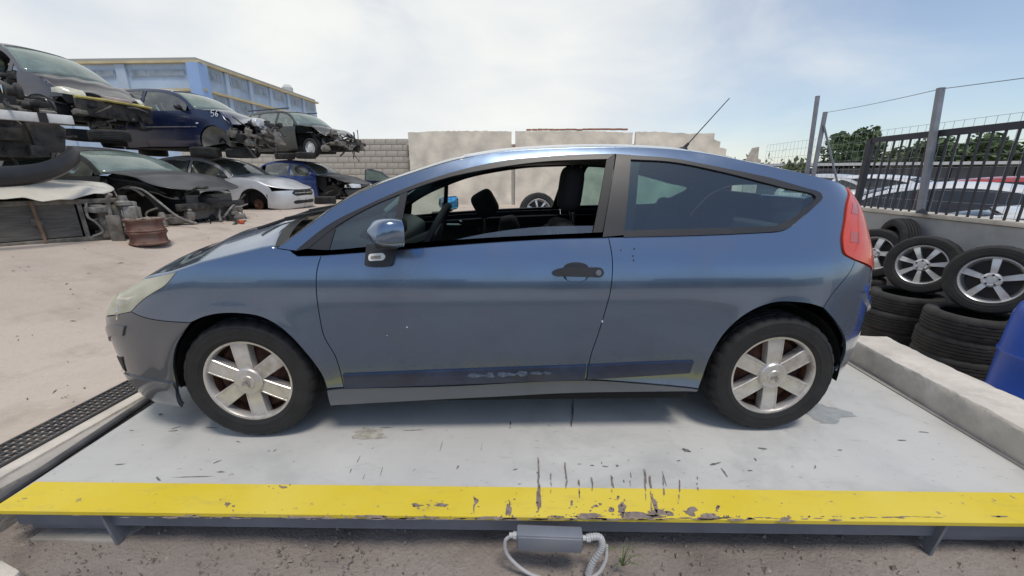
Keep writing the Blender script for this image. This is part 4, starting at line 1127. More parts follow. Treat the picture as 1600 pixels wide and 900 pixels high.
# ---- tyre stacks with alloy wheels on top
TY = None
def tyre_obj(name, label, cat, group, locn, rot=(0, 0, 0), scale=1., lab=True):
    global TY
    if TY is None:
        o = tyre_mb(n=72).build(name, M_TYREOLD, smooth=28); TY = o.data
    else: o = put(bpy.data.objects.new(name, TY))
    o.location = locn; o.rotation_euler = rot; o.scale = (scale,) * 3
    return tag(o, label, cat, group)
tr_ = random.Random(5)
def stack(cx, cy, n, where, top_z=None, base=None):
    base = ground_z(cx, cy) if base is None else base
    for k in range(n):
        ordn = ['bottom', 'second', 'third', 'fourth', 'fifth'][k] if k < n - 1 else 'top'
        tyre_obj('scrap_tyre', f'flat old tyre, {ordn} of the stack {where}', 'tyre', 'tyres stacked by the low wall',
                 (cx + tr_.uniform(-.025, .025), cy + tr_.uniform(-.025, .025), base + .1 + k * .195), (PI / 2 + tr_.uniform(-.02, .02), 0, tr_.uniform(0, 6)), 1.0)
def alloy(label, cen, nrm, spokes, w0, w1, lean=0., scale=1., twist=0.):
    e = empty('alloy_wheel', tuple(cen), 0, label, 'wheel', 'alloy wheels on the tyre stacks')
    q = Vector(nrm).to_track_quat('-Y', 'Z'); e.rotation_mode = 'QUATERNION'; e.rotation_quaternion = q; e.scale = (scale,) * 3
    t = tyre_mb(n=72).build('tyre', M_TYREOLD, e, smooth=28)
    b = MB().lathe([(.205, -.070), (.212, -.088), (.206, -.093), (.198, -.086), (.190, -.055), (.182, .02), (.18, .07)], n=56); b.build('rim', M_SILVER2, e)
    for i in range(spokes):
        s = wheel_disc(1, .045, .197, w0, w1, .05, .012, twist + 2 * PI * i / spokes, -.068); s.build('spoke', M_SILVER2, e, smooth=45)
    b = MB().lathe([(0, -.080), (.028, -.080), (.032, -.074), (.05, -.078), (.066, -.068), (.068, -.03)], n=30); b.build('hub', M_SILVER2, e)
    for i in range(5):
        a = 2 * PI * i / 5 + .3; b = MB().lathe([(0, -.078), (.009, -.078), (.0095, -.060)], n=8, c=(.046 * math.cos(a), -.002, .046 * math.sin(a))); b.build('wheel_bolt', M_RUB, e)
    b = MB().lathe([(.18, .03), (.05, .04), (0, .04)], n=30); b.build('brake_side', mat('wheel_dark', (.06, .055, .055), .8), e)
    return e
c3 = atx(1551, 437, 5.55); c2 = atx(1443, 414, 5.62); c1 = atx(1368, 396, 5.66)
alloy('five-spoke silver alloy wheel in a tyre, nearest the blue barrel', c3, (-.80, -.60, .10), 5, .020, .030, twist=.35, scale=.985)
alloy('seven-spoke silver alloy wheel in a tyre, middle of the three on the stacks', c2, (-.82, -.55, .12), 7, .014, .029, twist=.2, scale=.99)
alloy('silver alloy wheel in a tyre half hidden behind the tail of the blue car', c1, (-.82, -.55, .12), 5, .026, .034, twist=.1, scale=.96)
stack(c3[0] - .12, c3[1] - .02, 3, 'beside the blue barrel', base=c3[2] - .305 - .59)
stack(c2[0] - .12, c2[1] - .0, 3, 'in the middle by the low wall', base=c2[2] - .305 - .59)
stack(c1[0] - .12, c1[1] + .05, 3, 'just behind the tail of the blue car', base=c1[2] - .30 - .59)
tyre_obj('scrap_tyre', 'tyre leaning upright against the low wall behind the alloy wheels', 'tyre', 'tyres stacked by the low wall', tuple(atx(1402, 378, 5.86)), (0, 0, PI / 2 - .25), .9)

# blue barrel at the right edge
bc = atx(1692, 480, 5.05); bl = empty('barrel', (bc[0], bc[1], ground_z(5, 1)), 0, 'bright blue plastic barrel at the right edge beyond the kerb', 'barrel')
M_BARREL = mat('blue_plastic', (.008, .075, .42), .33, var=.12, vscale=4, bump=.03, bscale=20)
bh = bc[2] + .55 + .02
b = MB().lathe([(0, 0), (.25, 0), (.275, .02), (.28, .10), (.285, .28), (.295, .30), (.285, .32), (.285, .60), (.295, .62), (.285, .64), (.275, bh - .12), (.255, bh - .05), (.22, bh - .015), (.20, bh - .03), (0, bh - .03)], n=48, axis='z')
b.build('barrel_body', M_BARREL, bl, smooth=30)
for x in (-.1, .1):
    b = MB().lathe([(.035, 0), (.035, .02), (.03, .025), (0, .025)], n=16, axis='z', c=(x, 0, bh - .03)); b.build('bung', M_BARREL, bl)

# tyres behind the car, seen through its windows
wp0 = aty(840, 330, 5.3)
for k in range(3):
    tyre_obj('scrap_tyre', f'old tyre lying flat beyond the blue car, {["bottom", "middle", "top"][k]} of its stack', 'tyre', 'tyres beyond the blue car', (wp0[0], wp0[1], wp0[2] - .305 - .49 + k * .195), (PI / 2, 0, k))
alloy('silver wheel in a tyre standing up beyond the cabin of the blue car', (wp0[0], wp0[1] - .05, wp0[2]), (.15, -1, .1), 7, .012, .018)
# ================================================================== walls and buildings behind
M_RENDER = mat('rendered_wall', (.70, .635, .53), .92, var=.22, vscale=1.3, bump=.35, bscale=14, dirt=(.44, .41, .36), dscale=1.1, damt=.6)
M_BLOCK = mat('grey_block', (.46, .42, .36), .95, var=.2, vscale=4, bump=.4, bscale=30, dirt=(.26, .24, .21), dscale=3, damt=.5)
M_MORTAR = mat('mortar', (.40, .375, .33), .95, var=.1, vscale=6)
M_BRICK = mat('red_brick', (.33, .155, .105), .9, var=.3, vscale=7, bump=.3, bscale=40)
wall = empty('rendered_wall', (2.5, 17.1, 0), 0, 'long pale rendered wall with a stepped broken end behind the blue car', 'wall')
wr_ = random.Random(12)
def wall_panel(x0, x1, tops, y0, y1, name='wall_panel', m=M_RENDER, cap=None):
    """one bay of wall; its top edge is uneven"""
    b = MB(); n = max(2, int((x1 - x0) / .12)); V = []; F = []
    for i in range(n + 1):
        x = x0 + (x1 - x0) * i / n; t = i / n
        zt = np.interp(t, np.linspace(0, 1, len(tops)), tops) + wr_.uniform(-.018, .018)
        for y, z in ((0, -.6), (0, zt), (.2, zt), (.2, -.6)):
            yy = (y0 + (y1 - y0) * t) - 17.1 + y
            V.append((x - 2.5, yy, z))
    for i in range(n):
        for k in range(3): F.append((i * 4 + k, (i + 1) * 4 + k, (i + 1) * 4 + k + 1, i * 4 + k + 1))
    F += [(0, 1, 2, 3), tuple(n * 4 + k for k in (3, 2, 1, 0))]
    b.add(V, F); return b.build(name, m, wall, smooth=20)
def wp_(u, v, y=17.): return aty(u, v, y)
a = wp_(637, 205); b1 = wp_(799, 205); b2 = wp_(805, 205); c_ = wp_(989, 205); c2_ = wp_(994, 206); d_ = wp_(1117, 208)
wall_panel(a[0], b1[0], [a[2] - .05, a[2], a[2], b1[2]], 17, 17)
wall_panel(b2[0], c_[0], [b2[2], b2[2], b2[2] + .0, c_[2] - .06], 17, 17)
wall_panel(c2_[0], d_[0], [c2_[2], c2_[2], d_[2] - .02, d_[2]], 17, 17)
# stepped, broken end
sx = d_[0]; sz = d_[2]
for k in range(5):
    wall_panel(sx + k * .30, sx + (k + 1) * .30, [sz - .32 * k - .30 + wr_.uniform(-.05, .05), sz - .32 * k - .34], 17.02, 17.02, 'broken_block')
# pier remains between bays, and gap fillers below
for u in (802, 991.5):
    p = wp_(u, 225); b = MB(); b.box((p[0] - 2.5, .08, p[2] / 2 - .3), (.2, .16, p[2] + .6)); b.build('pier', M_MORTAR, wall)
    for k in range(3):
        b = MB(); b.box((p[0] - 2.5 + wr_.uniform(-.04, .04), .02, p[2] - .1 - k * .25), (.12, .12, .09)); b.build('brick', M_BRICK, wall)
q0, q1 = wp_(822, 204), wp_(982, 205)
for i in range(18):
    b = MB(); w = (q1[0] - q0[0]) / 18; b.box((q0[0] + w * (i + .5) - 2.5, .1, q0[2] + .05 + wr_.uniform(-.012, .012)), (w * .94, .2, .06)); b.build('brick', M_BRICK, wall)
# far stub of wall
b = MB(); p = aty(1178, 248, 19); e = empty('wall_stub', (p[0], 19, -.4), 0, 'broken grey stub of wall beyond the roof of the blue car', 'wall')
b.add([(-.3, 0, 0), (.35, 0, 0), (.35, .3, 0), (-.3, .3, 0), (-.3, 0, p[2] + .2), (-.02, 0, p[2] + .9), (.16, 0, p[2] + .95), (.2, 0, p[2] + .4), (.35, 0, p[2] + .35),
       (-.3, .3, p[2] + .2), (-.02, .3, p[2] + .9), (.16, .3, p[2] + .95), (.2, .3, p[2] + .4), (.35, .3, p[2] + .35)],
      [(0, 1, 8, 7, 6, 5, 4), (3, 9, 10, 11, 12, 13, 2), (4, 5, 10, 9), (5, 6, 11, 10), (6, 7, 12, 11), (7, 8, 13, 12), (1, 2, 13, 8), (0, 4, 9, 3)])
b.build('stub', M_BLOCK, e, smooth=0)

# block wall, each block its own piece
p0 = wp_(638, 222, 17.4); zt = wp_(560, 220, 17.4)[2]
bw = empty('block_wall', (-8, 17.5, 0), 0, 'grey concrete block wall behind the wrecked cars', 'wall')
bx0 = -15.2; nrow = 11; rh = (zt + .1) / nrow; bl_w = .52
mb_ = MB(); mb_.box(((bx0 + p0[0]) / 2 + 8, .11, zt / 2 - .06), (p0[0] - bx0, .16, zt)); mb_.build('mortar_core', M_MORTAR, bw)
bk = MB(); bk.box((0, 0, 0), (bl_w - .022, .2, rh - .02)); proto = bk.build('block', M_BLOCK, bw, bevel=.008); first = True; nblk = 0
for r in range(nrow - 1, -1, -1):
    x = bx0 + (bl_w / 2 if r % 2 else 0)
    while x < p0[0] - .1:
        if r >= nrow - 7 or x > -9:
            if first: o = proto; first = False
            else: o = put(bpy.data.objects.new('block', proto.data), bw)
            o.location = (x + bl_w / 2 + 8, .1 + wr_.uniform(-.006, .006), rh * (r + .5)); nblk += 1
        x += bl_w
# toothed brick end of the rendered wall
for k in range(6):
    b = MB(); b.box((p0[0] + 8 + .05 + (k % 2) * .12, -.1, zt - .15 - k * .33), (.26, .2, .11)); b.build('tooth_block', M_BLOCK, bw)

# blue industrial building
M_BLUE = mat('pale_blue_wall', (.40, .50, .63), .85, var=.12, vscale=.5, dirt=(.25, .33, .45), dscale=.7, damt=.5)
M_BLUE2 = mat('stronger_blue_column', (.27, .40, .64), .85, var=.1, vscale=.6)
M_BGREY = mat('blue_grey_column', (.38, .46, .56), .85, var=.1, vscale=.6)
M_CREAM = mat('ochre_band', (.50, .42, .25), .85, var=.15, vscale=.9)
M_WINB = mat('dusty_window', (.24, .29, .34), .4, var=.3, vscale=1.4, dirt=(.30, .33, .35), dscale=1, damt=.6)
BX, BY = -23.4, 30.
ZT = aty(310, 97, BY)[2]; ZM = aty(315, 141, BY)[2]
bd = empty('industrial_building', (BX, BY, 0), 0, 'pale blue industrial building with ochre bands behind the wrecks', 'building')
YL = 17.; XL = 26.
b = MB(); b.box((-XL / 2, YL / 2, ZT / 2), (XL, YL, ZT)); b.build('walls', M_BLUE, bd)
for z, t in ((ZT, .16), (ZM, .16)):
    b = MB(); b.box((-XL / 2 + .15, -.14, z), (XL + .7, .32, t)); b.build('ochre_band', M_CREAM, bd)
    b = MB(); b.box((.16, YL / 2 + .1, z), (.32, YL + .1, t)); b.build('ochre_band', M_CREAM, bd)
b = MB(); b.box((-XL / 2, YL / 2, ZT + .2), (XL, YL, .25)); b.build('roof_slab', mat('roof_slab', (.33, .34, .33), .9), bd)
b = MB(); b.box((.0, .0, ZT / 2), (.9, .9, ZT - .2)); b.build('corner_column', M_BLUE2, bd)
nb = 6; bay = YL / nb
for i in range(nb):
    y0 = i * bay
    if i:
        b = MB(); b.box((.06, y0, ZT / 2), (.22, .42, ZT - .2)); b.build('column', M_BGREY, bd)
    for z0, z1 in ((ZT - 1.0, ZT - .25), (ZM - 1.15, ZM - .25)):
        w = MB(); w.box((.02, y0 + bay / 2, (z0 + z1) / 2), (.10, bay - .9, z1 - z0)); wo = w.build('window', M_BGREY, bd)
        for k in range(3):
            ww = (bay - 1.1) / 3
            p = MB(); p.box((.085, y0 + .55 + ww * (k + .5), (z0 + z1) / 2), (.03, ww - .08, z1 - z0 - .12)); p.build('pane', M_WINB, wo)
for i in range(5):
    x0 = -.6 - i * 5.4
    b = MB(); b.box((x0 - 5.2, -.06, ZT / 2), (.75, .22, ZT - .2)); b.build('column', M_BGREY, bd)
    for z1 in (ZT - .45, ZM - .45):
        w = MB(); w.box((x0 - 2.5, -.02, z1 - .25), (4.2, .1, .5)); wo = w.build('window', M_BGREY, bd)
        for k in range(3):
            p = MB(); p.box((x0 - 4.6 + 1.4 * (k + .5), -.085, z1 - .25), (1.3, .03, .4)); p.build('pane', M_WINB, wo)
p = aty(443, 152, 46); b = MB(); b.lathe([(.0, 0), (.55, 0), (.55, 1.0), (.3, 1.3), (0, 1.35)], n=16, axis='z', c=(-2.2, 15.5, ZT + .3)); b.build('roof_vent', mat('roof_vent', (.5, .5, .48), .7), bd)

# ================================================================== generic vehicles
M_GLASSDK = glass('grimy_glass', (.42, .50, .47), extra=.08, dust=.22, dustcol=(.36, .38, .34))
M_GLASSGR = glass('green_glass', (.40, .55, .48), extra=.10, dust=.30, dustcol=(.42, .50, .46))
M_MECH = mat('greasy_metal', (.045, .043, .041), .6, metal=.4, var=.5, vscale=14, bump=.3, bscale=40, dirt=(.13, .115, .095), dscale=5, damt=.7)
M_MECH2 = mat('dusty_alloy', (.26, .25, .23), .55, metal=.5, var=.4, vscale=14, bump=.2, bscale=40, dirt=(.17, .145, .115), dscale=5, damt=.7)
M_DUSTY = mat('dusty_mechanics', (.15, .135, .115), .85, var=.45, vscale=12, bump=.3, bscale=40)
M_FIN = mat('radiator_fins', (.16, .15, .135), .7, metal=.2, var=.3, vscale=5, bump=.6, bscale=200, stretch=(1, 1, 12))
def paint(name, col, rough=.38, metal=.4, coat=.6, dust=.35, dcol=(.30, .27, .23)):
    return mat(name, col, rough, metal=metal, coat=coat, var=.12, vscale=2, coat_rough=.12, dirt=dcol, dscale=2.4, damt=dust, bump=.02, bscale=50)

class Auto:
    """a passenger car from its main dimensions; x runs from nose (-) to tail (+), wheels' ground at z = 0"""
    def __init__(s, root, fo=.78, wb=2.45, ro=.62, hw=.81, zb=.88, zr=1.38, zh=.64, zc=.90, xc=.28, xt=.98, xB=1.28, xrr=2.45, zt=.98, xq=None, tail=None, rw=.29, step=.075, crown=.05):
        s.__dict__.update(locals()); s.root = root
        k = hw / .885; q = zb / .93
        hz = [(z * q if z < .93 else zb + (z - .93) * (zr - zb) / .52, h * k) for z, h in HZ]
        xf = [(.10, -fo + .10), (.25, -fo + .03), (.40, -fo), (.52, -fo + .01), (zh, -fo + .06), (zh + .15, -fo + .35), (1.6, -fo + .9)]
        L = wb + ro
        xr = [(.10, L - .10), (.3, L - .02), (.5, L), (.7, L - .01), (zt, L - .05), (zt + .25, L - .2), (1.7, L - .4)]
        s.S = Surf(hz, xf, xr, -.15, wb + .1, FPL, RPL, [(-.3, .97), (.3, .99), (1.0, 1.), (wb * .75, 1.), (wb + .2, .975)], wheels=((0, rw), (wb, rw)), flare=.012, flare_r=rw + .05, rtap=.08)
        s.G = Spline([(-fo - .2, zh - .03), (-fo + .25, zh + .05), (-.2, zh + (zc - zh) * .62), (xc, zc)])
        s.U = Spline([(xc, zc), ((xc + xt) / 2 , zc + (zr - zc) * .56), (xt, zr - .075), (xt + .45, zr - .005), ((xt + xrr) / 2 + .3, zr), (xrr, zr - .07)])
        s.L = L
        s.xq = xq or wb + .15
    def top(s, x):
        return float(s.G(x)) if x < s.xc else (float(s.U(x)) if x <= s.xrr else float(np.interp(x, [s.xrr, s.L - .06], [s.zr - .07, s.zt])))
    def arch(s, wx, r=None, a0=-20, a1=200, n=12):
        r = r or s.rw + .055
        return [(wx - r * math.cos(math.radians(a)), s.rw + r * math.sin(math.radians(a))) for a in np.linspace(a0, a1, n)]
    def pan(s, name, pts, m, **k):
        k.setdefault('sides', (-1, 1)); k.setdefault('step', s.step)
        return panel(name, s.S, pts, m, s.root, **k)
    def run(s, x0, x1, d=0., n=8):
        return [(x, s.top(x) - d) for x in np.linspace(x0, x1, n)]
    def wing(s, m, xd=.42, sides=(-1, 1), front=None, dent=None, z0=.5):
        front = -s.fo + .34 if front is None else front
        g = s.run(front, s.xc, 0, 6); a = s.arch(0)
        g = [(*g[0], 1)] + g[1:-1] + [(*g[-1], 1)]
        s.pan('front_wing', g + [(xd, s.zb, 1), (xd + .01, .5), (xd, .20, 1)] + [(*a[-1], 1)] + a[::-1][1:-1] + [(a[0][0], z0, 1)] + [(front, z0 + .02, 1)], m, sides=sides, dent=dent)
    def door(s, m, x0=.42, x1=None, sides=(-1, 1), name='door', zlow=.2):
        x1 = x1 or s.xB
        return s.pan(name, [(x0, s.zb, 1), (x1, s.zb + .015, 1), (x1 + .01, .5), (x1 - .01, zlow, 1), (x0, zlow, 1), (x0 + .01, .5)], m, sides=sides)
    def quarter(s, m, x0=None, sides=(-1, 1)):
        x0 = x0 or s.xB; a = s.arch(s.wb)
        s.pan('rear_quarter', [(x0, s.zb + .015, 1), (s.xq, s.zb + .02), (s.L - .08, s.zt, 1), (s.L - .02, .75), (s.L - .02, .5, 1), (s.L - .2, .42), (a[-1][0], .40, 1)] + a[::-1][1:-1] + [(*a[0], 1), (x0, .2, 1)], m, sides=sides)
    def rail(s, m, w=.06, sides=(-1, 1)):
        """A-pillar, roof rail and rear pillar"""
        xs0 = s.xc; xe = s.L - .08
        up = [(x, s.top(x)) for x in np.linspace(xs0, s.xrr, 12)] + [(xe, s.zt)]
        lowx = np.linspace(s.xc + .02, s.xq - .05, 12)
        low = [(x, max(s.zb + .02, s.top(min(x - (.03 if x < s.xt else 0), s.xrr)) - w)) for x in lowx]
        pts = [(*up[0], 1)] + up[1:-1] + [(*up[-1], 1), (s.xq + .12, s.zb + .02, 1), (s.xq - .02, s.zb + .03), (s.xq - .05, low[-1][1] - .02, 1)] + low[::-1][1:-1] + [(s.xc + .12, s.zb + .01, 1)]
        s.pan('pillar_and_rail', pts, m, sides=sides)
    def side_glass(s, m, x0, x1, sides=(-1, 1), d=.06, name='side_window', zl=None):
        xs_ = [x for x in np.linspace(x0, x1, 8) if s.top(x) - d > s.zb + .03]
        if not xs_: return
        pts = [(xs_[0], s.zb + .005, 1)] + [(x, s.top(min(x, s.xrr)) - d) for x in xs_]
        pts = [pts[0], (*pts[1], 1)] + pts[2:-1] + [(*pts[-1], 1), (x1, s.zb + .005, 1)]
        s.pan(name, pts, m, sides=sides, flange=0, gap=0, off=-.004)
    def pillar(s, m, x, w=.05, sides=(-1, 1)):
        s.pan('door_pillar', [(x - w, s.zb, 1), (x - w, s.top(x) - .05, 1), (x + w, s.top(x) - .05, 1), (x + w, s.zb, 1)], m, sides=sides, gap=0)
    def bonnet(s, m, lift=0., cr=.05):
        g = [(s.xc, s.zc)] + [(x, s.top(x)) for x in np.linspace(s.xc - .2, -s.fo + .3, 5)] + [(s.S.smin + .55, s.zh + .0), (s.S.smin + .1, s.zh - .02)]
        return skin('bonnet', s.S, g, m, s.root, [cr, cr, cr, .02, 0], [.16, .1, .04, 0, 0], nv=16, sub=1, drop=-lift)
    def screen(s, m):
        g = [(x, s.top(x)) for x in np.linspace(s.xc, s.xt, 6)]
        return skin('windscreen', s.S, g, m, s.root, [.045, .045, .04], [.17, .14, .1], nv=16, sub=1)
    def roof(s, m):
        g = [(x, s.top(x)) for x in np.linspace(s.xt, s.xrr, 8)]
        return skin('roof', s.S, g, m, s.root, [s.crown] * 3, [.1, 0, -.04], nv=16, sub=1, power=3)
    def rear(s, m, gm):
        g = [(x, s.top(x)) for x in np.linspace(s.xrr, s.L - .1, 5)]
        skin('rear_window', s.S, g, gm, s.root, [.04, .03, .03], [-.04, -.04, -.04], nv=12, sub=1)
        s.pan('tailgate', [(s.L - .02, s.zt - .01, 1), (s.S.smax - .01, s.zt - .01, 1), (s.S.smax - .01, .5, 1), (s.L - .02, .5, 1)], m)
        s.pan('rear_bumper', [(s.L - .3, .52, 1), (s.S.smax - .01, .52, 1), (s.S.smax - .01, .2, 1), (s.L - .2, .2, 1)], m, off=.02)
    def bumper(s, m, z0=.18, z1=.53, sides=(-1, 1)):
        a = s.arch(0)
        s.pan('front_bumper', [(a[1][0] - .01, z1, 1), (a[0][0] + .0, .3), (a[0][0] + .02, z0 + .03, 1), (-s.fo + .15, z0), (s.S.smin + .01, z0, 1), (s.S.smin + .01, z1 + .02, 1), (-s.fo + .2, z1 + .02)], m, sides=sides)
    def lamp(s, m, z0, z1, x0=None, sides=(-1, 1), name='headlight', s1=.42):
        x0 = x0 or -s.fo + .36
        s.pan(name, [(x0, (z0 + z1) / 2 + .03, 1), (-s.fo + .1, z1), (s.S.smin + s1 + .1, z1 - .02), (s.S.smin + s1, z1 - .03, 1), (s.S.smin + s1 + .02, z0, 1), (-s.fo + .05, z0), (x0 + .03, z0 + .02, 1)], m, sides=sides, off=.006, step=.05, flange=.02)
    def grille(s, m, z0, z1, sx=.42, bars=2):
        s.pan('grille', [(s.S.smin + .01, z1, 1), (s.S.smin + sx - .1, z1), (s.S.smin + sx, (z0 + z1) / 2), (s.S.smin + sx - .1, z0), (s.S.smin + .01, z0, 1)], m, off=.006, step=.05)
    def belly(s, m=None, x0=None, x1=None, cabin=True):
        x0 = -s.fo + .25 if x0 is None else x0; x1 = s.L - .15 if x1 is None else x1
        b = MB(); h = s.hw - .12
        b.prism([(.38, .17), (s.wb - .36, .17), (s.wb - .36, .36), (.38, .36)], -h, h, 'y')
        b.prism([(x0, .22), (.39, .22), (.39, .60), (x0, .50)], -h + .24, h - .24, 'y')
        b.prism([(s.wb - .37, .22), (x1, .24), (x1, .62), (s.wb - .37, .60)], -h + .24, h - .24, 'y')
        b.build('floor_pan', M_UNDER, s.root)
        for wx in (0, s.wb):
            for sd in (-1, 1):
                q = MB(); q.lathe([(s.rw + .05, sd * (s.hw - .05)), (s.rw + .045, sd * (s.hw - .24)), (.05, sd * (s.hw - .24))], n=18, axis='y', c=(wx, 0, s.rw), a0=0, a1=PI); q.build('arch_liner', M_UNDER, s.root)
        if cabin:
            q = MB(); q.prism([(.25, .30), (.25, s.zc - .02), (.55, s.zb + .02), (.65, .6)], -h + .05, h - .05, 'y'); q.build('dashboard', M_TRIM, s.root)
            for x in (1.2, 2.05):
                for y in (-.36, .36):
                    q = MB(); q.prism([(x, .4), (x + .30, .4), (x + .42, zt_ := s.zb + .02), (x + .30, s.zb + .06)], y - .22, y + .22, 'y'); q.build('seat', M_CLOTH, s.root, bevel=.04)
            for sd in (-1, 1):
                s.pan('door_card', [(.5, s.zb - .02, 1), (s.xq, s.zb - .02, 1), (s.xq, .35, 1), (.5, .25, 1)], M_TRIM, sides=(sd,), off=-.06, gap=0, step=.15)
    def wheels(s, which=((0, -1), (0, 1), (1, -1), (1, 1)), rimm=None):
        global TY
        for f, sd in which:
            o = put(bpy.data.objects.new('tyre', TY), s.root); k = s.rw / .316; o.scale = (k, k, k)
            o.location = (0 if f == 0 else s.wb, sd * (s.hw - .11), s.rw)
            if sd > 0: o.rotation_euler = (0, 0, PI)
            MB().lathe([(.0, -.06), (.06, -.065), (.15, -.05), (.20, -.075), (.21, -.085), (.212, -.05)], n=24).build('wheel_trim', rimm or M_SILVER2, o)
    def mirror(s, m, sd, x=.55):
        b = MB(); b.ball((x, sd * (s.hw + .08), s.zb + .06), (.06, .09, .065)); b.bar((x + .02, sd * (s.hw - .04), s.zb + .02), (x + .02, sd * (s.hw + .05), s.zb + .04), .05, .04); b.build('door_mirror', m, s.root, smooth=60)
    def strip(s, m, x0, x1, z0, z1, sides=(-1,), name='side_strip', off=.01):
        s.pan(name, [(x0, z0, 1), (x1, z0, 1), (x1, z1, 1), (x0, z1, 1)], m, sides=sides, off=off, flange=.012)

def clutter(root, seed, x0, x1, y0, y1, z0, z1, n=14, mats=None):
    """stripped engine bay: hoses, blocks, brackets, each a part"""
    r = random.Random(seed); mats = mats or [M_MECH, M_MECH, M_MECH2, M_DUSTY, M_BLKM]
    for i in range(n):
        m = r.choice(mats); c = Vector((r.uniform(x0, x1), r.uniform(y0, y1), r.uniform(z0, z1))); t = r.random()
        if t < .45:
            P = [c]; d = Vector((r.uniform(-1, 1), r.uniform(-1, 1), r.uniform(-.6, .6)))
            for k in range(4):
                d += Vector((r.uniform(-.6, .6), r.uniform(-.6, .6), r.uniform(-.7, .5))); d.normalize(); P.append(P[-1] + d * r.uniform(.06, .14))
            b = MB(); b.tube(crm(P, 4), r.uniform(.010, .024), 7); b.build('hose', m, root)
        elif t < .75:
            b = MB(); d = (r.uniform(.08, .24), r.uniform(.08, .26), r.uniform(.06, .2)); R = Matrix.Rotation(r.uniform(-.6, .6), 3, 'Z') @ Matrix.Rotation(r.uniform(-.4, .4), 3, 'Y')
            b.box((0, 0, 0), d); b.box((d[0] * .2, 0, d[2] * .6), (d[0] * .5, d[1] * .6, d[2] * .5)); b.xf(Matrix.Translation(c) @ R.to_4x4()); b.build('engine_block', m, root, bevel=.012)
        else:
            b = MB(); rr = r.uniform(.04, .09); b.lathe([(0, 0), (rr, 0), (rr, .04), (rr * .6, .06), (rr * .6, .12), (0, .12)], n=14, axis='xyz'[r.randrange(3)], c=tuple(c)); b.build('pulley', m, root, smooth=30)

def wreck(name, nose, heading, label, cat='car', group=None, z=0., pitch=0., roll=0., fo=.78):
    """root empty: nose is the world xy of the front end; heading 0 means the nose points to +X"""
    h = heading; d = Vector((math.cos(h), math.sin(h), 0))
    e = empty(name, (nose[0] - d.x * fo, nose[1] - d.y * fo, z), 0, label, cat, group)
    e.rotation_euler = (roll, pitch, h + PI)
    return e
# ================================================================== the wrecks
GZ = .52
P_SIL = paint('silver_paint', (.60, .61, .62), .4, .4, .5, .35, (.38, .36, .32))
P_NAVY = paint('navy_paint', (.010, .018, .060), .3, .2, .8, .25, (.10, .10, .11))
P_CHAR = paint('charcoal_paint', (.050, .052, .056), .55, .3, .2, .6, (.13, .125, .115))
P_BLUE = paint('royal_blue_paint', (.020, .045, .20), .35, .3, .7, .35, (.10, .11, .13))
P_BLACK = paint('black_paint', (.016, .018, .018), .4, .2, .6, .4, (.09, .09, .085))
P_CREAM = paint('cream_paint', (.60, .57, .50), .6, 0., .1, .6, (.46, .42, .35))
P_GREY = paint('grey_violet_paint', (.10, .098, .115), .42, .5, .5, .3, (.17, .165, .16))
P_WHITE = paint('white_paint', (.70, .71, .72), .3, 0., .8, .1, (.5, .5, .48))
P_RED = paint('red_paint', (.42, .03, .025), .35, 0., .8, .15, (.4, .2, .18))
P_PLUM = paint('dark_hood_paint', (.028, .024, .028), .4, .3, .6, .3, (.12, .11, .11))
M_LAMPW = mat('cloudy_headlight', (.55, .53, .42), .25, coat=.8, var=.2, vscale=8)
M_LAMPC = mat('clear_headlight', (.60, .62, .63), .2, coat=.9, var=.2, vscale=8)
M_WHITEBAR = mat('white_beam_paint', (.62, .63, .62), .5, var=.15, vscale=6, dirt=(.3, .29, .27), dscale=5, damt=.5)
M_YELBAR = mat('yellow_primer_bar', (.52, .43, .12), .6, var=.2, vscale=7, dirt=(.25, .2, .12), dscale=6, damt=.5)
M_LINERG = mat('dusty_arch_liner', (.21, .195, .165), .9, var=.4, vscale=6, bump=.4, bscale=14)
GRP = 'wrecked cars stacked in two layers'

# --- silver hatchback on the ground
e = wreck('silver_hatchback', (-4.25, 8.25), -.02, 'silver hatchback without front wheels on the ground under the navy wreck', 'car', GRP, GZ - .15)
A = Auto(e, zr=1.34, zb=.86, zh=.62, zc=.88, xc=.42, xt=1.10, xB=1.5, fo=.80, xrr=2.5)
A.wing(P_SIL, xd=.52, z0=.5); A.door(P_SIL, x0=.52); A.quarter(P_SIL); A.rail(P_SIL); A.bonnet(P_SIL); A.roof(P_SIL); A.screen(M_GLASSDK)
A.side_glass(M_GLASSDK, .60, 1.44); A.side_glass(M_GLASSDK, 1.56, 2.5); A.pillar(P_SIL, 1.5, .03); A.rear(P_SIL, M_GLASSDK); A.bumper(P_SIL, .16, .56); A.belly()
A.grille(M_BLKM, .46, .58, .46); A.pan('lower_intake', [(A.S.smin + .01, .34, 1), (A.S.smin + .42, .34), (A.S.smin + .46, .30), (A.S.smin + .42, .27), (A.S.smin + .01, .27, 1)], M_BLKM, off=.006)
A.pan('number_plate_holder', [(A.S.smin + .01, .45, 1), (A.S.smin + .24, .45, 1), (A.S.smin + .24, .36, 1), (A.S.smin + .01, .36, 1)], mat('plate_white', (.6, .6, .58), .5), off=.012)
for sd in (-1, 1): A.pan('grille_bar', [(A.S.smin + .01, .525, 1), (A.S.smin + .40, .525, 1), (A.S.smin + .40, .508, 1), (A.S.smin + .01, .508, 1)], M_CHROME, sides=(sd,), off=.02, step=.05)
A.mirror(M_BLK, 1, .62); A.strip(M_BLK, .56, 1.46, .40, .44, (1,))
A.wheels(((1, -1), (1, 1)))
b = MB(); b.lathe([(0, .60), (.12, .60), (.12, .64), (.05, .66), (.05, .7), (0, .7)], n=20, c=(0, 0, A.rw - .02)); b.build('brake_disc', M_RUST, e)

